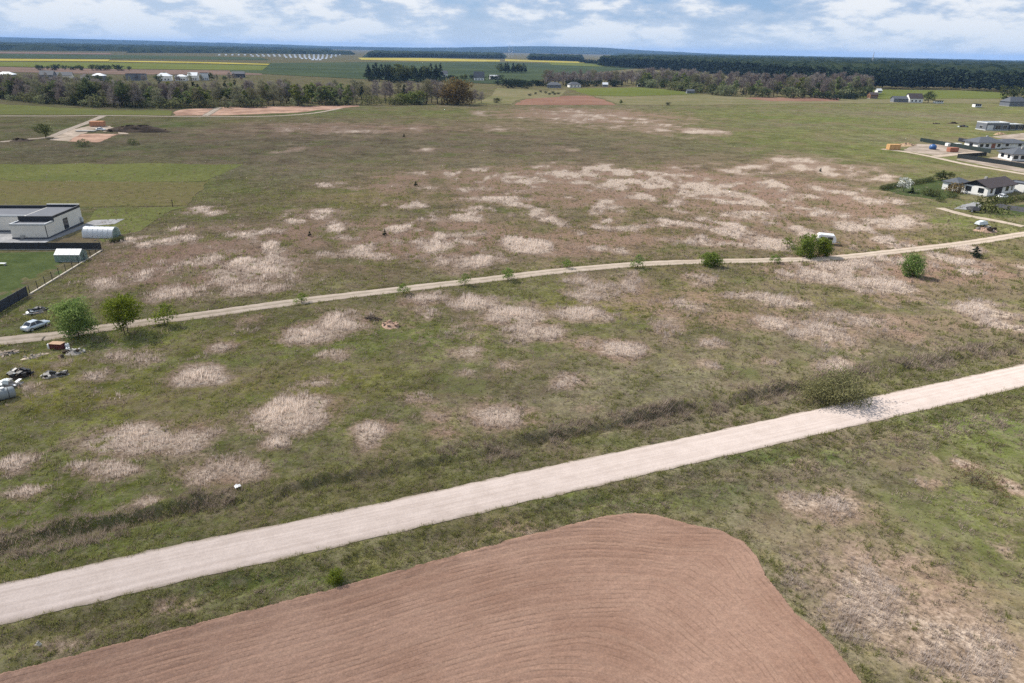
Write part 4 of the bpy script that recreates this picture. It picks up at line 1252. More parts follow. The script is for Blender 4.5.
def opening(root, L, W, side, u, z0, w, h, kind='window', frame=None, depth=0.05):
    """window or door on one side of a box body; its own x runs along the wall, its face looks outward"""
    frame = frame or T_WHITE
    a, s = SIDES[side]
    m = MB()
    t = 0.09
    if kind == 'window':
        m.box(-w / 2, w / 2, -depth, 0, 0, t).box(-w / 2, w / 2, -depth, 0, h - t, h)
        m.box(-w / 2, -w / 2 + t, -depth, 0, t, h - t).box(w / 2 - t, w / 2, -depth, 0, t, h - t)
        if w > 1.3:
            m.box(-t / 3, t / 3, -depth, 0, t, h - t)
        o = m.build('window', frame, root)
        MB().box(-w / 2 + t, w / 2 - t, -0.02, 0.0, t, h - t).build('pane', M_GLASS, o)
    else:
        m.box(-w / 2, w / 2, -depth, 0, 0, h)
        o = m.build('door' if kind == 'door' else 'garage_door', frame, root)
        MB().box(w / 2 - .22, w / 2 - .12, -depth - .05, -depth, 1.0, 1.12).build('handle', T_METAL, o)
    if side in 'SN':
        o.location = (u, s * W / 2, z0)
    else:
        o.location = (s * L / 2, u, z0)
    o.rotation_euler = (0, 0, a)
    return o


def roof_mesh(kind, L, W, h, rh, ov, th=0.16):
    a, b = L / 2 + ov, W / 2 + ov
    m = MB()
    if kind == 'hip':
        k = min(b, a) * 0.98
        v = [(-a, -b, h), (a, -b, h), (a, b, h), (-a, b, h), (-a, -b, h + th), (a, -b, h + th), (a, b, h + th), (-a, b, h + th), (-a + k, 0, h + th + rh), (a - k, 0, h + th + rh)]
        m.add(v, [(3, 2, 1, 0), (0, 1, 5, 4), (1, 2, 6, 5), (2, 3, 7, 6), (3, 0, 4, 7), (4, 5, 9, 8), (6, 7, 8, 9), (5, 6, 9), (7, 4, 8)])
    else:
        dz = rh * ov / (W / 2)
        for s in (-1, 1):
            v = [(-a, 0, h + rh), (a, 0, h + rh), (a, s * b, h - dz), (-a, s * b, h - dz)]
            m.add(v + [(x, y, z + th) for x, y, z in v], [(0, 1, 2, 3), (7, 6, 5, 4), (0, 4, 5, 1), (1, 5, 6, 2), (2, 6, 7, 3), (3, 7, 4, 0)])
    return m


def house(name, label, loc, rz, L, W, h, roof, rh, wall, roofm, opens=(), ov=0.5, chimneys=(), group=None, cat='house', frame=None, trim=None, gable=None):
    o = thing(name, label, cat, (loc[0], loc[1], 0.0), rz, group)
    MB().box(-L / 2 - .05, L / 2 + .05, -W / 2 - .05, W / 2 + .05, -0.4, 0.35).build('plinth', trim or T_GREY, o)
    MB().box(-L / 2, L / 2, -W / 2, W / 2, 0.35, h).build('wall', wall, o)
    if roof == 'flat':
        MB().box(-L / 2 + .25, L / 2 - .25, -W / 2 + .25, W / 2 - .25, h, h + .06).build('roof', roofm, o)
        pm = MB()
        for x0, x1, y0, y1 in ((-L / 2 - .04, L / 2 + .04, -W / 2 - .04, -W / 2 + .26), (-L / 2 - .04, L / 2 + .04, W / 2 - .26, W / 2 + .04), (-L / 2 - .04, -L / 2 + .26, -W / 2 + .26, W / 2 - .26), (L / 2 - .26, L / 2 + .04, -W / 2 + .26, W / 2 - .26)):
            pm.box(x0, x1, y0, y1, h - .05, h + rh)
        pm.build('parapet', trim or T_DARK, o)
        top = h
    else:
        r = roof_mesh(roof, L, W, h, rh, ov).build('roof', roofm, o)
        if roof == 'gable':
            for s in (-1, 1):
                x0, x1 = sorted((s * L / 2, s * (L / 2 - .2)))
                MB().add([(x0, -W / 2, h), (x0, W / 2, h), (x0, 0, h + rh), (x1, -W / 2, h), (x1, W / 2, h), (x1, 0, h + rh)], [(0, 1, 2), (5, 4, 3), (0, 3, 4, 1), (1, 4, 5, 2), (2, 5, 3, 0)]).build('gable', gable or wall, o)
        for cx, cy, ch in chimneys:
            MB().box(cx - .35, cx + .35, cy - .35, cy + .35, h + rh * 0.3, h + rh + ch).build('chimney', T_GREY, r)
    for op in opens:
        opening(o, L, W, *op[:5], *(op[5:6] or ('window',)), frame=op[6] if len(op) > 6 else frame)
    return o


# ---- flat-roofed bungalow on the left
def left_house():
    a = math.radians(4.4)
    o = thing('flat_roofed_house', 'cream flat-roofed bungalow with dark parapets beside the black garden fence', 'house', (-102.2, 146.0, 0), a)
    # local: x along the front (to the left negative), y towards the back
    MB().box(-7.5, 0.06, -0.06, 3.5, -.4, .42).box(-7.3, 0.06, 3.5, 15.3, -.4, .419).box(-19, -7.5, 6.4, 15.3, -.4, .418).build('plinth', plain('blue_grey_plinth', (0.075, 0.082, 0.10), 0.8, 0.2), o)
    MB().box(-7.4, 0, 0, 3.4, .42, 3.1).build('wall', W_CREAM, o)
    MB().box(-7.3, -0.002, 3.4, 15.2, .419, 3.9).build('wall', W_CREAM, o)
    MB().box(-19, -7.3, 6.5, 15.2, .418, 3.55).build('wall', W_CREAM, o)
    MB().box(-7.1, -.3, .3, 3.4, 3.1, 3.16).build('roof', R_MEMB, o)
    MB().box(-7.0, -.3, 3.7, 14.9, 3.9, 3.96).build('roof', R_MEMB, o)
    MB().box(-18.7, -7.3, 6.8, 14.9, 3.55, 3.61).build('roof', R_MEMB, o)
    MB().box(-7.44, .04, -.04, .3, 3.05, 3.42).box(-.26, .04, .3, 3.36, 3.05, 3.42).box(-7.44, -7.14, .3, 3.36, 3.05, 3.42).build('parapet', T_METAL, o)
    MB().box(-7.34, .035, 3.36, 3.66, 3.1, 4.35).box(-.265, .035, 3.66, 15.24, 3.85, 4.35).box(-7.3, -.265, 14.94, 15.24, 3.85, 4.55).build('parapet', T_DARK, o)
    MB().box(-19.04, -7.34, 6.46, 6.76, 3.5, 3.85).build('parapet', T_METAL, o)
    MB().box(-19.04, -7.34, 14.94, 15.24, 3.5, 4.3).build('parapet', T_DARK, o)
    MB().box(-7.3, .06, 14.92, 15.27, 4.55, 4.62).build('coping', T_WHITE, o)
    MB().box(-.09, .015, -.02, .1, .42, 3.05).build('downpipe', T_DARK, o)
    for (side, u, z0, w, h, kind) in (('E', 8.0, .5, 1.9, 2.4, 'window'),):
        w_ = MB().box(0, .05, u - w / 2, u + w / 2, z0, z0 + h).build('window', T_DARK, o)
        MB().box(.05, .065, u - w / 2 + .1, u + w / 2 - .1, z0 + .1, z0 + h - .1).build('pane', M_GLASS, w_)
    d = MB().box(-9.8, -8.0, 6.44, 6.5, .45, 2.7).build('door', T_DARK, o)
    MB().box(-9.6, -8.2, 6.425, 6.44, .6, 2.5).build('pane', M_GLASS, d)
    MB().box(-5.5, -4.8, -.45, -.06, .3, .95).build('heat_pump', T_GREY, o)
    MB().box(.06, .5, 14.0, 14.6, .6, 1.6).build('heat_pump', T_METAL, o)


left_house()
field('paved_terrace', [(-120.0, 141.6), (-101.0, 143.0), (-100.3, 158.0), (-95.5, 160.5), (-96.0, 166.0), (-102.5, 164.0), (-102.4, 147.0), (-109.6, 146.4), (-110.4, 152.0), (-122.0, 151.0)], C_PAVE, 0.10)


# ---- fences
def panel_fence(name, label, a, b, h, mat, step=2.5, base=None, thick=.06, cap=None):
    L = math.dist(a, b)
    o = thing(name, label, 'fence', (a[0], a[1], 0), math.atan2(b[1] - a[1], b[0] - a[0]))
    n = max(1, round(L / step))
    s = L / n
    me = MB().box(.06, s - .06, -thick / 2, thick / 2, .12, h).mesh('panel')
    me.materials.append(mat)
    pm = MB().box(-.05, .05, -.06, .06, -.3, h + .06).mesh('post')
    pm.materials.append(T_DARK)
    for k in range(n + 1):
        p = link('post', pm, None, o)
        p.location.x = k * s
        if k < n:
            q = link('panel', me, None, o)
            q.location.x = k * s
    if base:
        MB().box(0, L, -.14, .14, -.3, .11).build('footing', base, o)
    return o


panel_fence('panel_fence', 'black solid panel fence in front of the flat-roofed bungalow', (-121.0, 136.4), (-86.4, 138.6), 1.5, T_DARK, 2.5, T_GREY)
panel_fence('panel_fence', 'dark blue-grey solid panel fence beside the parked silver car', (-81.0, 92.0), (-82.55, 109.4), 1.75, plain('navy_panel', (0.030, 0.036, 0.052), 0.55, 0.3, 0.1, 1.0), 2.45)


def wire_fence():
    a, b = (-85.7, 137.6), (-82.6, 110.0)
    L = math.dist(a, b)
    o = thing('wire_fence', 'thin wire fence on a pale concrete footing beside the lawn', 'fence', (*a, 0), math.atan2(b[1] - a[1], b[0] - a[0]))
    MB().box(0, L, -.13, .13, -.2, .28).build('footing', plain('pale_concrete', (0.42, 0.38, 0.32), .9, .1, .2), o)
    pm = MB().box(-.04, .04, -.04, .04, .28, 1.75).mesh('post')
    pm.materials.append(T_DARK)
    for k in range(12):
        p = link('post', pm, None, o)
        p.location.x = .1 + k * (L - .2) / 11
    for z in (.6, 1.1, 1.6):
        MB().box(0, L, -.008, .008, z - .008, z + .008).build('wire', T_DARK, o)


wire_fence()


def lamp_post(label, loc, h):
    o = thing('lamp_post', label, 'lamp', (loc[0], loc[1], 0), 0.4)
    MB().tube([(0, 0, -.2), (0, 0, h * .8), (-.12, 0, h * .95), (-.5, 0, h)], [.06, .05, .045, .04], 8).build('pole', T_DARK, o, True)
    MB().box(-.85, -.45, -.1, .1, h - .08, h + .04).build('lamp_head', T_DARK, o, bevel=.02)


lamp_post('black bent lamp post at the corner of the black fence', (-85.3, 136.6), 2.6)
wp = (-90.9, 180.5)
po = thing('fence_post', 'lone dark post at the corner of the mown meadow', 'post', (wp[0], wp[1], 0))
MB().tube([(0, 0, -.3), (.03, 0, 2.0)], [.11, .09], 8).build('stake', M_BARK, po)
MB().tube([(-.35, 0, 1.75), (.4, 0, 1.85)], [.06, .05], 6).build('crossbar', M_BARK, po)


# ---- greenhouses
def film_mat(name, c, alpha):
    m = bpy.data.materials.new(name)
    m.use_nodes = True
    g = Nodes(m.node_tree)
    n = g.noise(g.n('ShaderNodeTexCoord').outputs['Object'], 1.3, 4.0)
    bs = g.n('ShaderNodeBsdfPrincipled', Base_Color=g.mix(n, tuple(q * .82 for q in c), c), Roughness=0.35)
    bs.inputs['Specular IOR Level'].default_value = 0.5
    tl = g.n('ShaderNodeBsdfTranslucent', Color=c)
    tp = g.n('ShaderNodeBsdfTransparent')
    a = g.n('ShaderNodeMixShader', i0=.35, i1=bs, i2=tl)
    b = g.n('ShaderNodeMixShader', i0=alpha, i1=a, i2=tp)
    g.n('ShaderNodeOutputMaterial', Surface=b)
    return m


F_WHITE = film_mat('milky_film', (0.74, 0.77, 0.80), 0.08)
F_GREEN = film_mat('greenish_glazing', (0.30, 0.40, 0.36), 0.30)


def greenhouse(label, a, rz, L, W, h, cover, endm, seg=5):
    o = thing('greenhouse', label, 'greenhouse', (a[0], a[1], 0.03), rz)
    n = 20
    arc = [(-W / 2 * math.cos(math.pi * k / n), h * (math.sin(math.pi * k / n) ** .8)) for k in range(n + 1)]
    s = L / seg
    for k in range(seg):           # one sheet of cladding between each pair of hoops
        r = [[(x, y, z) for y, z in arc] + [(x, y * .985, z * .985) for y, z in arc[::-1]] for x in (k * s + .03, (k + 1) * s - .03)]
        MB().loft(r).build('cover_sheet', cover, o)
    for k in range(seg + 1):
        MB().tube([(k * s, y * 1.01, z * 1.01 + .01) for y, z in arc], [.02] * (n + 1), 5).build('hoop', T_METAL, o)
    for x in (.04, L - .04):
        e = MB()
        e.add([(x - .01, y * .97, z * .97) for y, z in arc] + [(x + .01, y * .97, z * .97) for y, z in arc], [tuple(range(n + 1)), tuple(range(n + 1, 2 * n + 2))[::-1]])
        e.build('end_wall', endm, o)
        MB().box(x - .045, x + .045, -.45, .45, .05, h * .85).build('door', T_METAL if endm is F_WHITE else endm, o)
    MB().box(-.05, L + .05, -W / 2 - .06, -W / 2 + .04, -.2, .14).box(-.05, L + .05, W / 2 - .04, W / 2 + .06, -.2, .14).build('footing', T_GREY, o)
    return o


greenhouse('long white tunnel greenhouse beside the cream bungalow', (-95.6, 149.2), math.radians(-2), 6.9, 3.2, 2.25, F_WHITE, F_GREEN, 6)


def small_greenhouse():
    o = thing('greenhouse', 'small white-roofed greenhouse with green walls on the fenced lawn', 'greenhouse', (-90.2, 129.2, .04), math.radians(3.7))
    L, W = 4.9, 2.6
    MB().box(0, L, 0, .05, .1, 1.45).box(0, L, W - .05, W, .1, 1.45).build('side_wall', F_GREEN, o)
    for x in (.0, L - .05):
        MB().add([(x, .05, .1), (x, W - .05, .1), (x, W - .05, 1.45), (x, W / 2, 2.25), (x, .05, 1.45), (x + .05, .05, .1), (x + .05, W - .05, .1), (x + .05, W - .05, 1.45), (x + .05, W / 2, 2.25), (x + .05, .05, 1.45)],
                 [(0, 1, 2, 3, 4), (9, 8, 7, 6, 5), (0, 5, 6, 1), (1, 6, 7, 2), (2, 7, 8, 3), (3, 8, 9, 4), (4, 9, 5, 0)]).build('end_wall', F_GREEN, o)
    for k in range(5):
        for s in (0, 1):
            y0, y1 = (-.1, W / 2) if s == 0 else (W + .1, W / 2)
            x0, x1 = k * L / 5 + .02, (k + 1) * L / 5 - .02
            MB().add([(x0, y0, 1.42), (x1, y0, 1.42), (x1, y1, 2.3), (x0, y1, 2.3), (x0, y0, 1.46), (x1, y0, 1.46), (x1, y1, 2.34), (x0, y1, 2.34)],
                     [(0, 1, 2, 3), (7, 6, 5, 4), (0, 4, 5, 1), (1, 5, 6, 2), (2, 6, 7, 3), (3, 7, 4, 0)]).build('roof_panel', T_WHITE, o)
    fr = MB()
    for k in range(6):
        x = k * L / 5
        fr.box(x - .03, x + .03, -.03, .0, .0, 1.45).box(x - .03, x + .03, W, W + .03, .0, 1.45)
    fr.box(-.03, L + .03, -.05, -.01, .0, .1).box(0, L, W / 2 - .03, W / 2 + .03, 2.22, 2.28)
    fr.build('frame', T_METAL, o)
    d = MB().box(L + .002, L + .04, .85, 1.75, .1, 1.85).build('door', F_GREEN, o)
    MB().box(L + .04, L + .08, .95, 1.0, .9, 1.05).build('handle', T_DARK, d)


small_greenhouse()


# ---- cars
def car(label, loc, rz, paint, group=None, wagon=False):
    """saloon, nose along +x"""
    o = thing('parked_car', label, 'car', loc, rz, group)
    m = MB()
    secs = [(-2.15, .74, .34, .62, .80), (-2.05, .84, .26, .66, .90), (-1.4, .88, .24, .70, .94), (-.6, .89, .24, .70, .92), (.6, .89, .24, .70, .90), (1.3, .87, .24, .66, .82), (1.95, .80, .26, .58, .70), (2.2, .64, .34, .52, .60)]
    rings = []
    for x, w, z0, zm, z1 in secs:
        rings.append([(x, -w * .92, z0), (x, w * .92, z0), (x, w, (z0 + zm) / 2), (x, w * .97, zm), (x, w * .80, z1), (x, 0, z1 + .03), (x, -w * .80, z1), (x, -w * .97, zm), (x, -w, (z0 + zm) / 2)])
    m.loft(rings)
    m.build('body', paint, o, True)
    xr = -1.95 if wagon else -1.55
    b = [(xr - .05, -.74, .88), (1.02, -.76, .86), (1.02, .76, .86), (xr - .05, .74, .88)]
    t = [(xr + .55, -.56, 1.38), (.22, -.58, 1.40), (.22, .58, 1.40), (xr + .55, .56, 1.38)]
    MB().add(b + t, [(3, 2, 1, 0), (4, 5, 6, 7), (0, 1, 5, 4), (1, 2, 6, 5), (2, 3, 7, 6), (3, 0, 4, 7)]).build('window_band', M_GLASS, o)
    MB().add([(x * 1.01, y * 1.06, z - .04) for x, y, z in t] + [(x * .96, y * .86, z + .05) for x, y, z in t], [(3, 2, 1, 0), (4, 5, 6, 7), (0, 1, 5, 4), (1, 2, 6, 5), (2, 3, 7, 6), (3, 0, 4, 7)]).build('roof', paint, o, bevel=.02)
    pil = MB()
    for s in (-1, 1):
        for (p, q) in (((xr - .05, .745 * s, .88), (xr + .55, .575 * s, 1.39)), ((1.02, .765 * s, .86), (.22, .59 * s, 1.40)), ((-.35, .765 * s, .87), (-.42, .59 * s, 1.40))):
            pil.tube([p, q], [.045, .04], 5)
    pil.build('pillars', paint, o)
    wm = MB().wheel(0, 0, 0, .32, .20, 18).mesh('wheel')
    wm.materials.append(plain('tyre', (0.018, 0.018, 0.019), .85, .2))
    rm = MB().wheel(0, 0, 0, .20, .215, 12).mesh('rim')
    rm.materials.append(T_METAL)
    for x in (-1.32, 1.32):
        for s in (-1, 1):
            w = link('wheel', wm, None, o)
            w.location = (x, s * .80, .32)
            link('rim', rm, None, w)
    for s in (-1, 1):
        MB().box(2.02, 2.13, s * .55 - .14, s * .55 + .14, .56, .67).build('headlight', T_WHITE, o, bevel=.03)
        MB().box(-2.14, -2.06, s * .58 - .12, s * .58 + .12, .66, .80).build('taillight', plain('red_lens', (0.25, 0.02, 0.02), .3, .5), o, bevel=.02)
        MB().box(.72, .86, s * .86 - .07, s * .86 + .07, .88, .98).build('mirror', paint, o, bevel=.02)
    MB().box(2.10, 2.235, -.52, .52, .34, .46).build('bumper', T_DARK, o, bevel=.03)
    return o


P_SILVER = plain('silver_paint', (0.46, 0.50, 0.53), .28, .5, .03, 1.0, metal=.35, coat=.5)
P_WHITE = plain('white_paint', (0.74, 0.75, 0.75), .3, .5, .03, 1.0, coat=.5)
P_BLACK = plain('black_paint', (0.016, 0.018, 0.022), .25, .5, .05, 1.0, coat=.4)
car('silver saloon car parked on the grass beside the sandy track', (-72.3, 95.7, gz(-72.3, 95.7) + .02), math.radians(72), P_SILVER).scale = (.92, .92, .92)


# ---- heaps of rubble and scrap: a mound with loose pieces on it
def heap(name, label, loc, rx, ry, h, soil, pieces=(), rz=0.0, cat='heap', seed=1, group=None):
    o = thing(name, label, cat, (loc[0], loc[1], gz(loc[0], loc[1]) if math.hypot(*loc) < 240 else 0), rz, group)
    rnd = random.Random(seed)
    n, k = 20, 7
    V = [(0, 0, h * rnd.uniform(.85, 1.05))]
    F = []
    for i in range(1, k + 1):
        t = i / k
        for j in range(n):
            a = 2 * math.pi * j / n
            q = t * (1 + .25 * math.sin(2 * a + seed) * t + rnd.uniform(-.08, .08))
            V.append((rx * q * math.cos(a), ry * q * math.sin(a), h * (1 - t ** (1.4 if rx < 10 else 2.6)) * rnd.uniform(.7, 1.2) - .12 * t))
    for j in range(n):
        F.append((0, 1 + j, 1 + (j + 1) % n))
        for i in range(k - 1):
            F.append((1 + i * n + j, 1 + (i + 1) * n + j, 1 + (i + 1) * n + (j + 1) % n, 1 + i * n + (j + 1) % n))
    MB().add(V, F).build('mound', soil, o)
    for nm, mat, cnt, (sx, sy, sz) in pieces:
        me = MB().box(-sx / 2, sx / 2, -sy / 2, sy / 2, -sz / 2, sz / 2).mesh(nm)
        me.materials.append(mat)
        for q in range(cnt):
            a, t = rnd.uniform(0, 6.28), rnd.random() ** .6 * .85
            p = link(nm, me, None, o)
            p.location = (rx * t * math.cos(a), ry * t * math.sin(a), h * (1 - t ** 1.4) + sz * .35)
            p.rotation_euler = (rnd.uniform(-.35, .35), rnd.uniform(-.35, .35), rnd.uniform(0, 6.28))
            s = rnd.uniform(.55, 1.15)
            p.scale = (s, s * rnd.uniform(.8, 1.2), s)
    return o


S_EARTH = plain('dark_earth', (0.055, 0.042, 0.032), .95, .05, .3, 1.2, .5)
S_SAND = plain('sand', (0.36, 0.25, 0.16), .95, .05, .2, 1.2, .5)
S_CLAY = plain('pink_clay', (0.33, 0.225, 0.17), .95, .05, .2, 1.2, .5)
S_GREY = plain('grey_rubble', (0.24, 0.22, 0.20), .95, .05, .3, 1.5, .5)
B_BLACK = plain('black_plastic', (0.014, 0.014, 0.016), .5, .4, .1)
B_WOOD = plain('weathered_board', (0.22, 0.18, 0.145), .9, .1, .25, 2.0)
B_NEW = plain('new_timber', (0.50, 0.30, 0.13), .8, .2, .15, 1.5)
B_BRICK = plain('brick_red', (0.30, 0.13, 0.085), .9, .1, .2, 1.5)
B_BLUE = plain('blue_plastic', (0.03, 0.09, 0.24), .4, .4, .08)
B_TARP = plain('pale_tarpaulin', (0.52, 0.56, 0.57), .55, .3, .12, 1.0)

heap('scrap_heap', 'low heap of black and white scrap on the grass behind the silver car', (-76.32, 102.13), 1.9, 1.0, .55, S_GREY, (('sack', B_BLACK, 9, (.7, .5, .3)), ('sheet', B_TARP, 6, (.9, .5, .05)), ('board', B_WOOD, 5, (1.3, .16, .05))), 0.9, 'scrap', 3)
heap('scrap_heap', 'dark heap of tyres and black sacks with pale sheets below the sandy track', (-63.73, 79.26), 1.6, 1.1, .95, S_EARTH, (('sack', B_BLACK, 14, (.75, .55, .35)), ('sheet', B_TARP, 4, (.8, .4, .05)), ('board', B_WOOD, 5, (1.4, .18, .06))), 0.5, 'scrap', 5)
heap('scrap_heap', 'grey heap of rubble bags and white sheets next to the black sacks', (-63.21, 76.42), 1.5, 1.2, .7, S_GREY, (('bag', B_TARP, 7, (.7, .55, .4)), ('block', T_GREY, 8, (.5, .35, .25)), ('sheet', T_WHITE, 4, (.9, .5, .05))), 0.7, 'scrap', 7)
heap('scrap_heap', 'low scatter of dark scrap and earth right of the black sacks', (-59.61, 79.73), 1.7, 1.1, .35, S_GREY, (('sack', B_BLACK, 8, (.7, .5, .3)), ('board', B_WOOD, 6, (1.1, .15, .05)), ('block', T_GREY, 5, (.4, .3, .2))), 0.6, 'scrap', 9)
heap('rubble_heap', 'grey earth and rubble mound beside the red-brown container', (-61.36, 87.03), 1.6, .9, .45, S_GREY, (('block', T_GREY, 8, (.35, .25, .2)), ('stone', S_EARTH, 6, (.3, .3, .25))), 0.2, 'rubble', 11)
heap('sand_heap', 'pale sand heap left of the red-brown container', (-65.95, 85.46), 1.9, .75, .35, plain('pale_sand', (0.40, 0.33, 0.26), .95, .05, .15, 1.5, .5), (('stone', S_GREY, 5, (.25, .2, .15)),), 0.75, 'sand', 13)
heap('rubble_heap', 'grey stack of old boards at the edge of the sandy track', (-70.11, 86.28), 1.8, .8, .35, S_GREY, (('board', B_WOOD, 14, (1.8, .2, .06)),), 0.5, 'rubble', 15)
heap('rubble_heap', 'small brown stump and earth in front of the red-brown container', (-62.25, 85.29), .5, .4, .4, S_CLAY, (('stump', M_BARK, 3, (.3, .3, .4)),), 0.0, 'rubble', 16)
heap('clay_heap', 'pink clay heap dumped on the meadow below the sandy track', (-19.17, 99.36), 1.7, 1.3, .6, S_CLAY, (('lump', S_CLAY, 10, (.4, .35, .25)),), 0.2, 'clay', 17)
heap('brush_heap', 'dark brushwood heap next to the pink clay heap', (-22.31, 101.80), 2.0, .8, .4, S_EARTH, (('branch', M_BARK, 16, (1.3, .09, .09)),), -.5, 'brushwood', 19)
heap('clay_heap', 'small red-brown anthill mound under the lone leafy shrub', (77.00, 126.66), .6, .5, .4, S_CLAY, (('lump', S_CLAY, 4, (.2, .2, .15)),), 0, 'mound', 21)
heap('stone_heap', 'brown heap of earth and stones beside the fork of the sandy track', (118.8, 170.3), 3.6, 1.8, 1.0, S_CLAY, (('stone', S_EARTH, 10, (.8, .7, .5)), ('stone', S_GREY, 6, (.7, .6, .5))), 0.2, 'stones', 23)

# tank with a rounded front, half in frame beside the scrap
tx, ty = (-61.36, 73.01)
tk = thing('water_tank', 'grey plastic water tank lying beside the rubble bags', 'tank', (tx, ty, gz(tx, ty)), 0.7)
MB().loft([[(x, r * math.cos(2 * math.pi * k / 20), .72 + r * math.sin(2 * math.pi * k / 20)) for k in range(20)] for x, r in ((-1.2, .30), (-1.15, .52), (-1.0, .68), (-.4, .72), (.4, .72), (1.0, .68), (1.15, .52), (1.2, .30))]).build('barrel', plain('grey_tank', (0.19, 0.21, 0.22), .5, .3, .08), tk, True)
for x in (-.5, .5):
    MB().tube([(x, .735 * math.cos(2 * math.pi * k / 20), .72 + .735 * math.sin(2 * math.pi * k / 20)) for k in range(21)], [.03] * 21, 5).build('band', T_DARK, tk)
MB().tube([(0, 0, 1.4), (0, 0, 1.56)], [.22, .22], 14).build('lid', T_WHITE, tk)

# red-brown container with a tan lid, white canisters beside it
cx, cy = -64.4, 88.3
cz = gz(cx, cy)
ct = thing('container', 'red-brown container with a tan plank lid beside the sandy track', 'container', (cx, cy, cz), math.radians(-5))
ct.scale = (.82, .85, .85)
C_RUST = plain('red_brown_steel', (0.105, 0.030, 0.026), .6, .3, .15, 1.5)
MB().box(-1.1, 1.1, -.55, .55, -.1, 1.0).build('body', C_RUST, ct, bevel=.03)
for k in range(7):
    MB().box(-1.04 + k * .335, -.92 + k * .335, -.60, -.55, .02, .96).build('rib', C_RUST, ct)
for k in range(5):
    MB().box(-1.16, 1.16, -.62 + k * .25, -.39 + k * .25, 1.002, 1.06).build('plank', plain('tan_plank', (0.36, 0.25, 0.17), .9, .1, .2, 2), ct)
for k, (dx, dy, lb) in enumerate(((-1.2, .1, 'white canister at the left end of the red-brown container'), (1.2, .25, 'white canister at the right end of the red-brown container'), (1.6, -.3, 'white tub lying in the grass right of the red-brown container'))):
    b = thing('canister' if k < 2 else 'tub', lb, 'canister' if k < 2 else 'tub', (cx + dx, cy + dy, gz(cx + dx, cy + dy)), .3 * k)
    hh = .75 if k < 2 else .38
    MB().tube([(0, 0, -.02), (0, 0, .08), (0, 0, hh * .85), (0, 0, hh)], [.26, .29, .29, .20], 14).build('body', T_WHITE, b, True)
    MB().tube([(0, 0, hh), (0, 0, hh + .08)], [.09, .09], 10).build('lid', T_DARK, b)

# loose litter on the meadow
lx, ly = (-26.62, 55.80)
lt = thing('paper_sheet', 'crumpled white sheet lying on the meadow above the gravel road', 'litter', (lx, ly, gz(lx, ly) + .28), .6)
MB().add([(-.28, -.2, 0), (.05, -.24, .08), (.3, -.15, .02), (.26, .2, .1), (0, .25, .02), (-.3, .18, .09), (0, 0, .14)], [(0, 1, 6), (1, 2, 6), (2, 3, 6), (3, 4, 6), (4, 5, 6), (5, 0, 6)]).build('sheet', T_WHITE, lt)
MB().add([(-.26, .18, .085), (-.1, .34, .12), (.1, .3, .07), (0, .24, .02)], [(0, 1, 2, 3)]).build('folded_corner', T_WHITE, lt)
lx, ly = (-33.66, 36.41)
heap('stone', 'pale stone in the tangled verge beside the ploughed field', (lx, ly), .28, .22, .3, plain('pale_stone', (0.45, 0.42, 0.36), .9, .1), (('chip', T_GREY, 3, (.12, .1, .08)),), 0, 'stone', 27)
lx, ly = (-98.88, 126.39)
bd = thing('lawn_bench', 'low pale bench on the fenced lawn', 'bench', (lx, ly, .04), 0)
for k in range(3):
    MB().box(-.9, .9, -.3 + k * .21, -.12 + k * .21, .40, .45).build('slat', T_WHITE, bd)
for s in (-.75, .75):
    MB().box(s - .05, s + .05, -.26, .26, 0, .40).build('leg', T_GREY, bd)

# ---- settlement on the right
def corner_house(corner, deg, L, W):
    a = math.radians(deg)
    u, v = (math.cos(a), math.sin(a)), (-math.sin(a), math.cos(a))
    return (corner[0] + u[0] * L / 2 + v[0] * W / 2, corner[1] + u[1] * L / 2 + v[1] * W / 2), a


c, a = corner_house((148.2, 216.4), 31, 16.5, 7.8)
house('bungalow', 'white bungalow with long dark brown gabled roof behind the hedged lawn', c, a, 16.5, 7.8, 2.9, 'gable', 1.7, W_WHITE, R_BROWN,
      [('W', 1.9, .95, 1.7, 1.5), ('W', -1.9, .95, 1.7, 1.5), ('S', -5.9, .95, 1.5, 1.5), ('S', -1.6, .36, 4.2, 2.4, 'garage_door', T_DARK), ('S', 3.6, .95, 1.9, 1.5), ('S', 6.6, .95, 1.0, 1.5)], .6, [(-1.5, .8, .5)], frame=T_DARK, gable=T_DARK)
c, a = corner_house((143.6, 224.2), 31, 6.5, 5.0)
house('annex', 'low annex with dark blue-grey roof behind the gable of the white bungalow', c, a, 6.5, 5.0, 2.6, 'hip', 1.3, W_WHITE, R_SLATE, [('W', 0, .9, 1.4, 1.2)], .4, frame=T_DARK)
c, a = corner_house((165.4, 224.6), 31, 6.0, 6.0)
house('garage', 'small white garage beside the white bungalow', c, a, 6.0, 6.0, 2.7, 'flat', .25, W_WHITE, R_MEMB, [('S', 0, .36, 3.0, 2.2, 'garage_door', T_DARK)])
car('white saloon car parked in front of the white bungalow', (*(151.8, 214.2), 0.06), math.radians(28), P_WHITE)
field('lawn', [(121.4, 227.2), (131.2, 232.6), (142.5, 240.4), (151.9, 248.3), (157.7, 251.0), (151.4, 235.6), (139.8, 217.2), (130.1, 210.1), (125.6, 214.3), (121.5, 217.1)], C_LAWN, 0.05, .4)
field('lawn', [(145.4, 202.7), (158.3, 206.7), (154.1, 192.7), (143.5, 185.7), (140.8, 194.8)], C_LAWN, 0.07, .3)
field('dark_drive', [(145.4, 206.3), (152.0, 197.8), (152.2, 190.0), (149.3, 186.1), (141.2, 198.9), (141.7, 202.4)], crop_mat('darkgrey', (0.055, 0.055, 0.06), (0.075, 0.075, 0.08), .3, 2), 0.085, .2)  # drive drawn as an even dark grey sheet
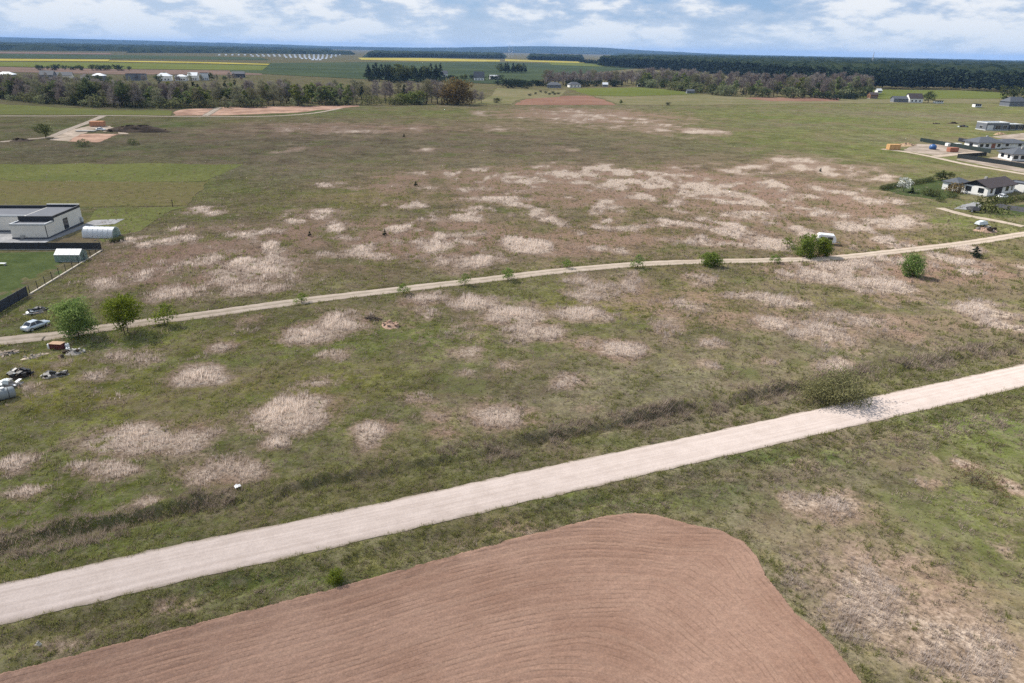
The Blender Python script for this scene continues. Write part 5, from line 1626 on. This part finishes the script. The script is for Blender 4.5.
field('paved_yard', [(132.6, 203.0), (139.5, 208.0), (140.4, 205.1), (132.6, 195.4), (128.6, 196.4), (127.1, 197.6)], C_PAVE, 0.055, .2)
c, a = corner_house((221.5, 339.5), 9, 13.0, 8.5)
house('hip_roofed_house', 'white house with blue-grey hipped roof behind the long dark fence', c, a, 13.0, 8.5, 2.9, 'hip', 2.2, W_WHITE, R_SLATE,
      [('S', -4.5, .95, 1.8, 1.4), ('S', -1.4, .95, 1.8, 1.4), ('S', 1.9, .40, 2.2, 2.1, 'garage_door', B_BRICK), ('S', 4.9, .95, 1.6, 1.4), ('W', 0, .95, 2.2, 1.5)], .9, [(2, 1, .6)], frame=T_DARK)
c, a = corner_house((211.0, 299.0), -2, 15, 9.5)
house('hip_roofed_house', 'white house with grey hipped roof inside the black plot fence', c, a, 15, 9.5, 2.9, 'hip', 2.2, W_WHITE, R_SLATE,
      [('S', -6.0, .95, 1.9, 1.5), ('S', -3.0, .95, 1.9, 1.5), ('S', 2.2, .40, 3.0, 2.3, 'door', T_DARK), ('W', 2, .95, 2.2, 1.5), ('W', -2.4, .95, 1.6, 1.5)], .9, [(-2, -1, .6)], frame=T_DARK)
c, a = corner_house((284.5, 433.0), 9.5, 15.5, 8)
house('modern_house', 'grey modern house with pale flat roof edge and light garage door', c, a, 15.5, 8, 4.2, 'flat', .5, W_GREY, R_SHEET,
      [('S', -5.0, .36, 4.2, 2.6, 'garage_door', T_WHITE), ('S', .3, .5, 3.6, 2.6), ('S', 5.2, .9, 3.0, 2.0), ('W', 0, .9, 2.4, 1.6)], trim=T_WHITE)
c, a = corner_house((299.8, 437.0), 9.5, 12, 8)
house('modern_house', 'dark low flat-roofed block beside the grey modern house', c, a, 12, 8, 3.2, 'flat', .35, T_DARK, R_SHEET, [('S', -2, .4, 3.2, 2.3), ('S', 3, .4, 2.6, 2.3)], trim=T_GREY)
c, a = corner_house((235.1, 343.5), 9, 16, 10)
house('hip_roofed_house', 'low house with blue-grey hipped roof behind the fenced plots', c, a, 15, 9, 2.3, 'hip', 1.5, W_WHITE, R_SLATE, [('S', -4, .95, 1.8, 1.4), ('S', 3, .95, 1.8, 1.4)], .8, frame=T_DARK)
panel_fence('panel_fence', 'long dark green panel fence in front of the blue-grey hipped roof', (209.1, 367.1), (218.0, 324.1), 1.9, plain('dark_green_panel', (0.018, 0.030, 0.026), .6, .3, .1), 3.0)
panel_fence('panel_fence', 'black panel fence along the plot of the grey hipped roof', (192.3, 306.3), (205.9, 274.3), 1.8, plain('black_green_panel', (0.016, 0.021, 0.022), .6, .3, .1), 3.0)
panel_fence('panel_fence', 'short dark fence wing beside the grey hipped roof plot', (192.7, 306.4), (210.2, 314.7), 1.7, plain('black_green_panel', (0.016, 0.021, 0.022), .6, .3, .1), 3.0)
panel_fence('panel_fence', 'dark boundary fence behind the blue-grey hipped roof', (231.0, 370.8), (232.9, 359.6), 1.9, T_DARK, 3.0)
field('gravel_plot', [(179.9, 328.7), (202.5, 356.7), (212.6, 355.0), (218.7, 328.9), (203.4, 322.8), (186.7, 314.2)], C_YARD, 0.045, .5)
field('gravel_plot', [(188.5, 300.0), (192.4, 277.7), (197.9, 263.0), (203.2, 270.5), (199.5, 298.5), (197.4, 311.2)], C_YARD, 0.052, .4)
field('gravel_plot', [(198.3, 302.6), (215.9, 313.9), (224.9, 307.5), (210.6, 281.1), (198.7, 287.4)], C_YARD, 0.05, .3)
field('gravel_plot', [(266.4, 398.4), (300.1, 421.5), (328.8, 431.7), (299.7, 391.9), (265.7, 382.2)], C_YARD, 0.05, .5)


def timber_stack(label, loc, rz, L, W, h, mat, nx=2, ny=4, nz=4):
    o = thing('timber_stack', label, 'timber', (*loc, 0.05), rz)
    for s in (-.35, .35):
        MB().box(s * L - .1, s * L + .1, -W / 2, W / 2, 0, .15).build('bearer', B_WOOD, o)
    sx, sy, sz = L / nx, W / ny, (h - .15) / nz
    me = MB().box(.02, sx - .02, .015, sy - .015, .008, sz - .008).mesh('bundle')
    me.materials.append(mat)
    for i in range(nx):
        for j in range(ny):
            for k in range(nz):
                b = link('bundle', me, None, o)
                b.location = (-L / 2 + i * sx + random.uniform(-.06, .06), -W / 2 + j * sy, .15 + k * sz)
    return o


timber_stack('orange stack of new timber at the end of the sandy driveway', (176.7, 330.7), math.radians(8), 5.6, 2.6, 2.5, B_NEW)
heap('sand_heap', 'brown sand heap behind the orange timber stack', (192.2, 348.6), 7.5, 3.5, 1.3, S_SAND, (('lump', S_CLAY, 8, (.8, .7, .4)),), .3, 'sand', 31)
heap('sand_heap', 'small sand heap in front of the grey modern house', (278.5, 410.3), 4.0, 2.5, 1.2, S_SAND, (('lump', S_SAND, 5, (.6, .5, .3)),), .3, 'sand', 33)
bx, by = (197.6, 335.0)
bt = thing('water_butt', 'round blue plastic tank on the gravel plot', 'tank', (bx, by, .05), 0)
MB().loft([[(r * math.cos(2 * math.pi * k / 16), r * math.sin(2 * math.pi * k / 16), z) for k in range(16)] for z, r in ((0, 1.1), (.25, 1.5), (1.1, 1.65), (1.9, 1.35), (2.3, .6))]).build('barrel', B_BLUE, bt, True)
MB().tube([(0, 0, 2.28), (0, 0, 2.5)], [.4, .4], 12).build('lid', T_DARK, bt)
px_, py_ = (202.0, 326.6)
timber_stack('pallets of red-brown bricks by the dark green fence', (px_, py_), .15, 4.4, 2.4, 2.0, B_BRICK, 3, 2, 2)
px_, py_ = (215.3, 348.5)
timber_stack('long low stack of white wall blocks behind the dark green fence', (px_, py_), .12, 7.5, 2.0, 1.5, W_WHITE, 5, 2, 2)
heap('scrap_heap', 'white and dark building scrap on the grass beside the grey modern house', (282.6, 452.6), 4.5, 2.0, .8, S_EARTH, (('sheet', T_WHITE, 7, (1.6, 1.0, .15)), ('sack', B_BLACK, 6, (1.1, .8, .6))), .2, 'scrap', 35)
heap('earth_heap', 'dark low earth heap on the green field left of the building scrap', (275.5, 470.3), 3.0, 1.6, .7, S_EARTH, (('lump', S_EARTH, 5, (.7, .6, .4)),), 0, 'earth', 37)
heap('earth_heap', 'dark spoil heap between the building scrap and the small earth heap', (289.8, 475.6), 4.0, 1.6, .9, S_EARTH, (('lump', S_EARTH, 5, (.8, .6, .4)),), 0, 'earth', 39)

# trailer and tarpaulin-covered boat near the branch track
def trailer(label, loc, rz, cover):
    o = thing('trailer', label, 'trailer', (*loc, 0.05), rz)
    MB().box(-1.6, 1.6, -.8, .8, .5, .62).build('bed', T_DARK, o)
    MB().loft([[(-1.7, -.75, .63), (-1.7, .75, .63), (-1.6, .5, 1.25), (-1.6, -.5, 1.25)], [(0, -.9, .63), (0, .9, .63), (0, .6, 1.5), (0, -.6, 1.5)], [(1.3, -.7, .63), (1.3, .7, .63), (1.2, .4, 1.35), (1.2, -.4, 1.35)], [(2.1, -.1, .75), (2.1, .1, .75), (2.0, .08, 1.1), (2.0, -.08, 1.1)]]).build('cover', cover, o)
    MB().tube([(1.6, 0, .55), (2.9, 0, .5)], [.06, .05], 6).build('drawbar', T_METAL, o)
    for s in (-1, 1):
        w = MB().wheel(0, s * .9, .32, .32, .2).build('wheel', plain('tyre', (0.018, 0.018, 0.019), .85, .2), o)
        MB().wheel(0, s * .9, .32, .17, .215, 10).build('rim', T_METAL, w)
    return o


trailer('boat under a pale blue-grey tarpaulin above the brown stone heap', (120.9, 175.3), .35, B_TARP)
trailer('dark trailer at the edge of the grey paved yard', (129.9, 193.2), 2.2, B_BLACK)

# white van behind the roadside bushes
def van():
    o = thing('caravan', 'white caravan standing behind the two green bushes by the track', 'caravan', (*(71.9, 154.4), .05), math.radians(-14))
    prof = [(-1.9, .5), (1.85, .5), (2.05, .9), (1.95, 1.6), (1.5, 2.25), (-1.6, 2.35), (-1.95, 2.1)]
    MB().loft([[(x * .98, -1.0, z) for x, z in prof], [(x, -.93, z) for x, z in prof], [(x, .93, z) for x, z in prof], [(x * .98, 1.0, z) for x, z in prof]]).build('body', P_WHITE, o)
    for u, w in ((-.9, 1.0), (.7, 1.1)):
        f = MB().box(u - w / 2, u + w / 2, -1.03, -1.0, 1.25, 1.85).build('window', T_DARK, o)
        MB().box(u - w / 2 + .05, u + w / 2 - .05, -1.045, -1.03, 1.3, 1.8).build('pane', M_GLASS, f)
    MB().box(-.15, .0, -1.02, -1.0, .6, 2.0).build('trim', T_GREY, o)
    for s in (-1, 1):
        w = MB().wheel(-.1, s * .86, .33, .33, .2).build('wheel', plain('tyre', (0.018, 0.018, 0.019), .85, .2), o)
        MB().wheel(-.1, s * .86, .33, .18, .21, 10).build('rim', T_METAL, w)
    MB().tube([(2.0, 0, .55), (3.1, 0, .5)], [.06, .05], 6).build('drawbar', T_METAL, o)


van()

# ---- construction site, far left
timber_stack('orange pallets of clay blocks on the far building site', (-215.5, 365.8), .2, 6.5, 3.5, 2.6, plain('orange_blocks', (0.42, 0.21, 0.12), .85, .1, .2), 4, 3, 3)
car('white car parked beside the orange clay blocks', (*(-204.1, 348.3), .08), .1, P_WHITE)
heap('topsoil_heap', 'long black topsoil heap beside the far building site', (-185.4, 347.4), 16, 5, 2.9, S_EARTH, (('clod', S_EARTH, 14, (1.2, 1.0, .6)),), .15, 'earth', 41)
timber_stack('low pale stack of slabs on the far building site', (-208.5, 343.1), .15, 9, 2.0, .5, T_GREY, 4, 2, 1)
heap('earth_heap', 'low dark earth bank beside the far building lane', (-214.1, 305.0), 6, 2.5, 1.1, S_EARTH, (('clod', S_EARTH, 6, (.8, .7, .5)),), .1, 'earth', 43)


# ---- far farmsteads and the village behind the belt
def far_house(label, p, L, W, h, roof, rh, wall, roofm, rz=.15, name='far_house', n=4, group=None):
    ops = [('S', -L / 2 + (k + .7) * L / (n + .4), 1.0, 1.5, 1.5) for k in range(n)]
    return house(name, label, p, rz, L, W, h, roof, rh, wall, roofm, ops, .5, frame=T_WHITE if wall is not W_WHITE else T_DARK, group=group)


VILLAGE = [
    ('village house with bright white hipped roof at the end of the shelter belt', (-552.6, 789.5), 19, 12, 6.5, 'hip', 3.2, W_GREY, R_SHEET),
    ('pale grey shed in front of the white hipped village house', (-478.3, 675.8), 14, 8, 5.0, 'flat', .5, R_SHEET, R_SHEET),
    ('dark purple-grey gabled village barn behind the trees', (-517.9, 805.2), 16, 11, 6.5, 'gable', 5.0, W_GREY, R_SLATE),
    ('long grey-roofed village house with a pale gable', (-518.2, 832.9), 22, 10, 5.0, 'gable', 4.0, W_CREAM, R_SLATE),
    ('small cream village house between two grey roofs', (-491.9, 830.8), 10, 8, 4.5, 'hip', 2.5, W_CREAM, R_BROWN),
    ('village house with white hipped roof and dark walls among the trees', (-472.9, 825.5), 15, 11, 5.5, 'hip', 3.0, W_GREY, R_SHEET),
    ('long blue-grey village house with flat roof', (-437.6, 838.7), 24, 10, 7.5, 'flat', .6, W_GREY, R_SHEET),
    ('white village house with pale hipped roof left of the white row', (-408.8, 846.0), 18, 11, 5.5, 'hip', 4.0, W_WHITE, R_SHEET),
    ('low white village house in the middle of the white row', (-392.4, 853.4), 14, 10, 5.0, 'hip', 2.5, W_WHITE, R_SHEET),
    ('white gabled village house with grey roof in the white row', (-384.8, 868.2), 12, 10, 6.0, 'gable', 4.0, W_WHITE, R_SHEET),
    ('tall pale grey village house ending the white row', (-375.9, 878.2), 11, 10, 8.5, 'flat', .5, R_SHEET, R_SLATE),
    ('black village barn standing apart right of the white row', (-369.0, 969.2), 18, 11, 5.0, 'gable', 3.5, T_DARK, R_SLATE),
]
for v in VILLAGE:
    far_house(v[0], v[1], v[2] * .85, v[3] * .85, v[4] * .95, v[5], v[6] * .8, v[7], v[8], rz=random.uniform(.05, .3), name='village_house')
FARMS = [
    ('white far cottage at the left end of the dark clump of conifers', (-183.9, 1042.7), 10, 8, 4, 'gable', 4, W_WHITE, R_SLATE),
    ('pale far cottage beyond the golden-brown tree', (-110.1, 1119.5), 8, 8, 5, 'gable', 4, W_WHITE, R_SLATE),
    ('white far farmhouse with steep dark roof right of the golden-brown tree', (-52.6, 1015.4), 14, 9, 4.5, 'gable', 7, W_WHITE, R_SLATE),
    ('low white far barn right of the steep-roofed farmhouse', (-33.1, 1059.4), 13, 7, 3.5, 'gable', 2.5, W_WHITE, T_WHITE),
    ('grey far farmhouse under the left end of the leafless copse', (43.6, 851.5), 16, 9, 3.2, 'hip', 3, W_GREY, R_SLATE),
    ('grey far farmhouse with a pale car port under the leafless copse', (68.4, 869.9), 14, 9, 3.2, 'hip', 3, W_WHITE, R_SLATE),
    ('pale far shed under the right half of the leafless copse', (108.9, 899.5), 6, 5, 3, 'gable', 2, W_GREY, R_SHEET),
    ('bright white far kiosk beside the dark barn', (153.6, 916.2), 4, 4, 2.6, 'hip', 1.5, W_WHITE, T_WHITE),
    ('dark tall far barn in the mixed wood', (164.0, 925.2), 12, 10, 6, 'gable', 3, T_DARK, R_SLATE),
    ('pale grey far sheds at the foot of the mixed wood', (186.8, 783.3), 8, 5, 2.6, 'gable', 1.6, W_GREY, R_SLATE),
    ('white far cottage with dark roof beside the round green tree', (381.4, 697.4), 13, 9, 4.2, 'gable', 4, W_WHITE, R_BROWN),
    ('low dark far barn left of the white cottage', (369.4, 698.3), 16, 7, 3.4, 'gable', 2, W_GREY, R_SLATE),
    ('small brown far hut at the corner of the mixed wood', (368.3, 752.5), 8, 7, 4, 'gable', 2, W_WOOD, R_BROWN),
    ('white far hut on the bright grass behind the brown hut', (432.2, 871.2), 6, 5, 3, 'gable', 2, W_WHITE, T_WHITE),
    ('dark far farmhouse under the big green tree by the forest', (461.0, 672.4), 22, 10, 4, 'hip', 4, W_GREY, R_SLATE),
    ('small white far shed on the green field near the forest', (410.6, 645.8), 6, 4, 2.6, 'flat', .3, W_WHITE, T_WHITE),
    ('low white far shed right of the round green tree', (402.5, 692.1), 8, 4, 2.2, 'flat', .3, W_WHITE, T_WHITE),
]
for v in FARMS:
    far_house(*v[:9], rz=random.uniform(-.1, .3), name='farmhouse' if 'house' in v[0] or 'cottage' in v[0] else 'farm_shed', n=3)


# ---- solar park, pylon, mast
def solar_park():
    proto = MB().add([(-9, -2.2, 1.0), (9, -2.2, 1.0), (9, 2.2, 3.6), (-9, 2.2, 3.6), (-9, -2.2, 1.12), (9, -2.2, 1.12), (9, 2.2, 3.72), (-9, 2.2, 3.72)], [(0, 3, 2, 1), (4, 5, 6, 7), (0, 1, 5, 4), (1, 2, 6, 5), (2, 3, 7, 6), (3, 0, 4, 7)]).mesh('panel_table')
    proto.materials.append(plain('solar_glass', (0.42, 0.47, 0.55), .25, .6, .05))  # pale base colour stands in for the glass reflecting the sky
    leg = MB().box(-.1, .1, -.1, .1, -.2, 2.3).mesh('leg')
    leg.materials.append(T_METAL)
    rows = [((-1161.6, 2846.3), (-872.6, 3679.8), 24), ((-981.1, 2709.2), (-771.1, 3177.4), 18), ((-817.1, 2584.6), (-696.6, 2790.7), 11), ((-704.1, 2390.2), (-638.1, 2487.4), 7), ((-617.9, 2208.6), (-593.3, 2240.4), 3)]
    for p0, p1, n in rows:
        for i in range(n):
            t = (i + .5) / n
            x, y = p0[0] + (p1[0] - p0[0]) * t, p0[1] + (p1[1] - p0[1]) * t
            o = thing('solar_panel', 'pale row of tilted solar panels in the far solar park', 'solar panel', (x, y, 0), .1, 'solar panel rows in the far park')
            p = link('panel_table', proto, None, o)
            p.scale = (.42, .8, 1.2)
            for s in (-3.4, 3.4):
                l = link('leg', leg, None, o)
                l.location.x = s


solar_park()


def lattice(name, label, loc, h, w, arms):
    o = thing(name, label, 'pylon' if arms else 'mast', (*loc, 0))
    n = 8
    r = max(.25, h * .006)
    legm = []
    for sx in (-1, 1):
        for sy in (-1, 1):
            MB().tube([(sx * w / 2, sy * w / 2, -.5), (sx * w * .12, sy * w * .12, h)], [r, r * .6], 4).build('leg', T_METAL, o)
    br = MB()
    for k in range(n):
        f0, f1 = k / n, (k + 1) / n
        a0, a1 = w / 2 * (1 - .76 * f0), w / 2 * (1 - .76 * f1)
        for s in (-1, 1):
            br.tube([(-a0, s * a0, h * f0), (a1, s * a1, h * f1)], [r * .6] * 2, 3).tube([(a0, s * a0, h * f0), (-a1, s * a1, h * f1)], [r * .6] * 2, 3)
            br.tube([(s * a0, -a0, h * f0), (s * a1, a1, h * f1)], [r * .6] * 2, 3)
    br.build('bracing', T_METAL, o)
    for z, L in arms:
        MB().tube([(-L, 0, z), (0, 0, z + 1.2), (L, 0, z)], [r * .5, r, r * .5], 4).build('crossarm', T_METAL, o)
    return o


lattice('pylon', 'tall lattice power pylon between the rapeseed strip and the far wood', (-41.6, 3725.3), 62, 12, ((40, 14), (48, 12), (56, 9)))
lattice('pylon', 'second thinner lattice power pylon beside the tall one', (-31.2, 4362.4), 58, 10, ((38, 12), (46, 10), (54, 8)))
lattice('mast', 'thin lattice mast rising from the pine forest skyline', (1390.0, 2900.0), 56, 6, ())

# ------------------------------------------------------------------ trees and shrubs one can pick out
P_NEAR1 = proto_tree(301, 7.4, 3.0, 0.05, 6000, 0.21, M_BARK, L_SPRING, 16, 'round', stems=3, trunk_r=.09)
P_NEAR2 = proto_tree(302, 6.8, 2.8, 0.12, 4800, 0.21, M_BARK, L_SPRING, 15, 'round', stems=2, trunk_r=.09)
P_SHRUB = [proto_tree(310 + i, 4.0, 2.0, 0.04, 3000, 0.20, M_BARK, L_SPRING, 12, 'round', stems=3, trunk_r=.05) for i in range(3)]
P_THIN = proto_tree(320, 3.2, 1.2, 0.08, 520, 0.15, M_BARK, L_SPRING, 9, 'tall', stems=2, trunk_r=.035)
P_OLIVE = proto_tree(330, 3.2, 2.3, 0.02, 4200, 0.115, M_BARK, L_OLIVE, 16, 'round', stems=5, trunk_r=.035)
P_CONE = proto_tree(340, 3.2, 1.1, 0.03, 700, 0.16, M_BARK, L_DARK, 14, 'cone', trunk_r=.05)
P_BLOSSOM = proto_tree(350, 4.5, 1.8, 0.15, 420, 0.28, M_BARK, L_WHITE, 10, 'round')
P_ORANGE = proto_tree(360, 3.4, 1.9, 0.05, 500, 0.28, M_BARK, L_GOLD, 10, 'round', stems=2)
P_RUSSET = proto_tree(370, 0.9, 1.2, 0.02, 700, 0.06, M_BARK, L_RED, 12, 'round', True, stems=5, trunk_r=.02)


def spot(p, name, label, xy, h, cat='tree', wide=1.0, group=None):
    parts = ('trunk', 'crown') if cat == 'tree' else ('stem', 'foliage')
    return plant(p, name, label, xy[0], xy[1], h, group, cat, parts, wide)


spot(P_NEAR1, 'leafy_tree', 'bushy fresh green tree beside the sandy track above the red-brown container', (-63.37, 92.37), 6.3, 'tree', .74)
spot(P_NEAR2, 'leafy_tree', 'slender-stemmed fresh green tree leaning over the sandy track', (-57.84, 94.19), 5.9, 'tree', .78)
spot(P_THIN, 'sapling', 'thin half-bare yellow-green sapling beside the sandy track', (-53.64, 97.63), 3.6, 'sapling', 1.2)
spot(P_SHRUB[0], 'shrub', 'dense green shrub on the near side of the sandy track', (39.94, 134.58), 3.0, 'shrub', .95)
spot(P_SHRUB[1], 'shrub', 'larger of two green bushes in front of the white caravan', (63.06, 143.08), 5.0, 'shrub', .66)
spot(P_SHRUB[2], 'shrub', 'slimmer of two green bushes in front of the white caravan', (66.83, 143.34), 4.4, 'shrub', .60)
spot(P_THIN, 'shrub', 'small round green shrub left of the white caravan', (62.0, 150.3), 2.6, 'shrub', 1.4)
spot(P_SHRUB[0], 'shrub', 'lone leafy green shrub in the bleached grass below the track', (78.88, 130.59), 4.7, 'shrub', .66)
spot(P_CONE, 'shrub', 'small dark conifer in the bleached grass below the track', (101.07, 145.62), 2.7, 'shrub', 1.3)
spot(P_THIN, 'sapling', 'fresh green sapling on the far edge of the sandy track', (24.91, 132.59), 2.9, 'sapling', 1.1)
spot(P_THIN, 'sapling', 'small dark green sapling on the sandy track verge', (-0.97, 123.23), 2.6, 'sapling', 1.4)
spot(P_THIN, 'sapling', 'faint yellow-green sapling on the sandy track verge', (-9.04, 119.77), 2.4, 'sapling', 1.0)
spot(P_THIN, 'sapling', 'sparse sapling at the bend of the sandy track', (-19.24, 114.15), 2.2, 'sapling', 1.3)
spot(P_THIN, 'sapling', 'low yellow-green sapling in the grass above the sandy track', (10.74, 131.69), 1.9, 'sapling', 1.4)
spot(P_THIN, 'sapling', 'low green sapling between the dense shrub and the caravan', (54.61, 138.03), 2.0, 'sapling', 1.6)
spot(P_THIN, 'sapling', 'low wide sapling overhanging the sandy track', (-35.82, 108.58), 1.8, 'sapling', 1.6)
spot(P_OLIVE, 'willow_shrub', 'olive half-bare willow shrub on the verge of the gravel road', (41.99, 76.83), 4.0, 'shrub', .92)
spot(P_OLIVE, 'willow_shrub', 'low olive twiggy regrowth beside the willow shrub', (38.39, 76.69), 2.6, 'shrub', 1.1)
spot(P_RUSSET, 'russet_shrub', 'low russet-brown shrub in the grass right of the ploughed field', (47.71, 59.19), 1.0, 'shrub', 1.5)
spot(P_SHRUB[1], 'weed_clump', 'small green weed clump on the verge above the ploughed field', (-13.93, 43.26), 1.2, 'shrub', .8)
spot(PB['greenbush'][0], 'leafy_tree', 'dark rounded tree beside the asphalt drive of the white bungalow', (133.8, 192.3), 5.0, 'tree', 1.1)
spot(P_BLOSSOM, 'blossom_tree', 'small white-blossoming tree on the hedged lawn', (125.2, 222.4), 4.6)
spot(P_CONE, 'shrub', 'dark conical shrub beside the white-blossoming tree', (126.8, 220.1), 2.2, 'shrub', 1.3)
spot(P_ORANGE, 'shrub', 'orange-leaved shrub beside the gable of the white bungalow', (141.4, 223.1), 3.2, 'shrub', 1.1)
for k, (q, hh) in enumerate((((129.8, 216.3), 2.4), ((131.4, 215.6), 2.3), ((128.6, 207.0), 1.6), ((136.2, 213.7), 1.9))):
    spot(PB['greenbush'][k % 2], 'garden_shrub', 'small dark garden shrub at the edge of the hedged lawn', q, hh, 'shrub', 1.2, 'garden shrubs by the hedged lawn')
hedge = [(118.7, 224.3), (126.6, 230.4), (135.7, 236.8), (143.0, 241.4), (147.6, 245.3)]
for k in range(22):
    x, y = along(hedge, (k + .5) / 22)
    plant(PB['greenbush'][k % 2], 'hedge_plant', 'dark clipped plant in the hedge curving round the lawn', x, y, 1.7, 'plants of the hedge round the lawn', 'hedge', ('stem', 'foliage'), .9)
for k, q in enumerate(((149.9, 246.1), (151.8, 246.9), (156.6, 250.3))):
    plant(PB['mid'][k % 2], 'garden_tree', 'brownish garden tree at the top of the hedged lawn', q[0], q[1], (3.0, 3.4, 2.4)[k], 'garden trees at the top of the lawn', wide=1.4)
for k, q in enumerate(((145.9, 207.1), (148.2, 207.9), (150.8, 209.0), (153.8, 210.7), (156.8, 212.5))):
    plant(PB['greenbush'][k % 2], 'hedge_plant', 'dark green hedge plant beside the parked white car', q[0], q[1], 1.8, 'hedge plants beside the white car', 'hedge', ('stem', 'foliage'), 1.5)
for k in range(9):
    q = along([(-87.12, 143.96), (-85.47, 145.76)], k / 8)
    plant(PB['greenbush'][k % 2], 'berry_bush', 'low berry bush at the end of the white tunnel greenhouse', q[0], q[1], 1.0, 'berry bushes by the tunnel greenhouse', 'bush', ('stem', 'foliage'), .7)
spot(PB['mid'][0], 'leafy_tree', 'round green tree beside the far building lane', (-211.0, 316.5), 6.5, 'tree', 1.3)
spot(PB['greenbush'][0], 'bush', 'small dark bush below the far foundation pad', (-179.0, 291.7), 3.2, 'bush', 1.1)
spot(PB['greenbush'][1], 'bush', 'small brownish bush right of the far foundation pad', (-162.7, 299.6), 2.8, 'bush', 1.1)
spot(PB['mid'][0], 'leafy_tree', 'round green tree beside the white far cottage', (393.9, 693.9), 11, 'tree', 1.25)
spot(PB['mid'][1], 'leafy_tree', 'big round green tree in front of the pine forest', (470.4, 693.7), 17, 'tree', 1.3)
spot(PB['mid'][1], 'leafy_tree', 'second green tree behind the dark far farmhouse', (492.0, 705.8), 15, 'tree', 1.2)
spot(PB['fresh'][1], 'green_tree', 'lone pale green tree on the edge of the red-brown far field', (86.2, 595.4), 4.2, 'tree', 1.3)
spot(PB['darkbush'][0], 'dark_bush', 'lone dark bush on the edge of the pale meadow strip', (124.9, 595.1), 2.8, 'bush', .9)
for k, (q, hh) in enumerate((((-31.2, 217.1), 1.7), ((-29.9, 155.2), 1.6), ((-46.7, 153.0), 1.3), ((-54.5, 345.2), 1.8), ((113.9, 260.4), 1.7))):
    spot(P_CONE, 'young_conifer', 'small dark young conifer standing alone in the wide meadow', q, hh, 'conifer', 1.0, 'young conifers in the wide meadow')
for k, q in enumerate([(336.0, 759.3), (333.5, 734.9), (308.6, 743.3), (310.6, 728.4), (312.5, 714.0), (336.6, 728.1), (353.4, 756.2), (308.9, 759.6)]):
    plant(PB['darkbush'][0], 'dark_bush', 'dark rounded evergreen at the corner of the mixed wood', q[0], q[1], 6.0, 'evergreens at the corner of the mixed wood', 'bush', wide=1.3, z=0)

# ------------------------------------------------------------------ the air between here and the skyline
hz = MB().box(-25500, 25500, -25500, 25500, -3.0, 150.0).build('haze', None)
hm = bpy.data.materials.new('haze')
hm.use_nodes = True
g = Nodes(hm.node_tree)
pv = g.n('ShaderNodeVolumePrincipled', Color=(0.30, 0.54, 1.0), Density=HAZE_DENSITY)
g.n('ShaderNodeOutputMaterial', Volume=pv)
hz.data.materials.append(hm)
tag(hz, kind='stuff')
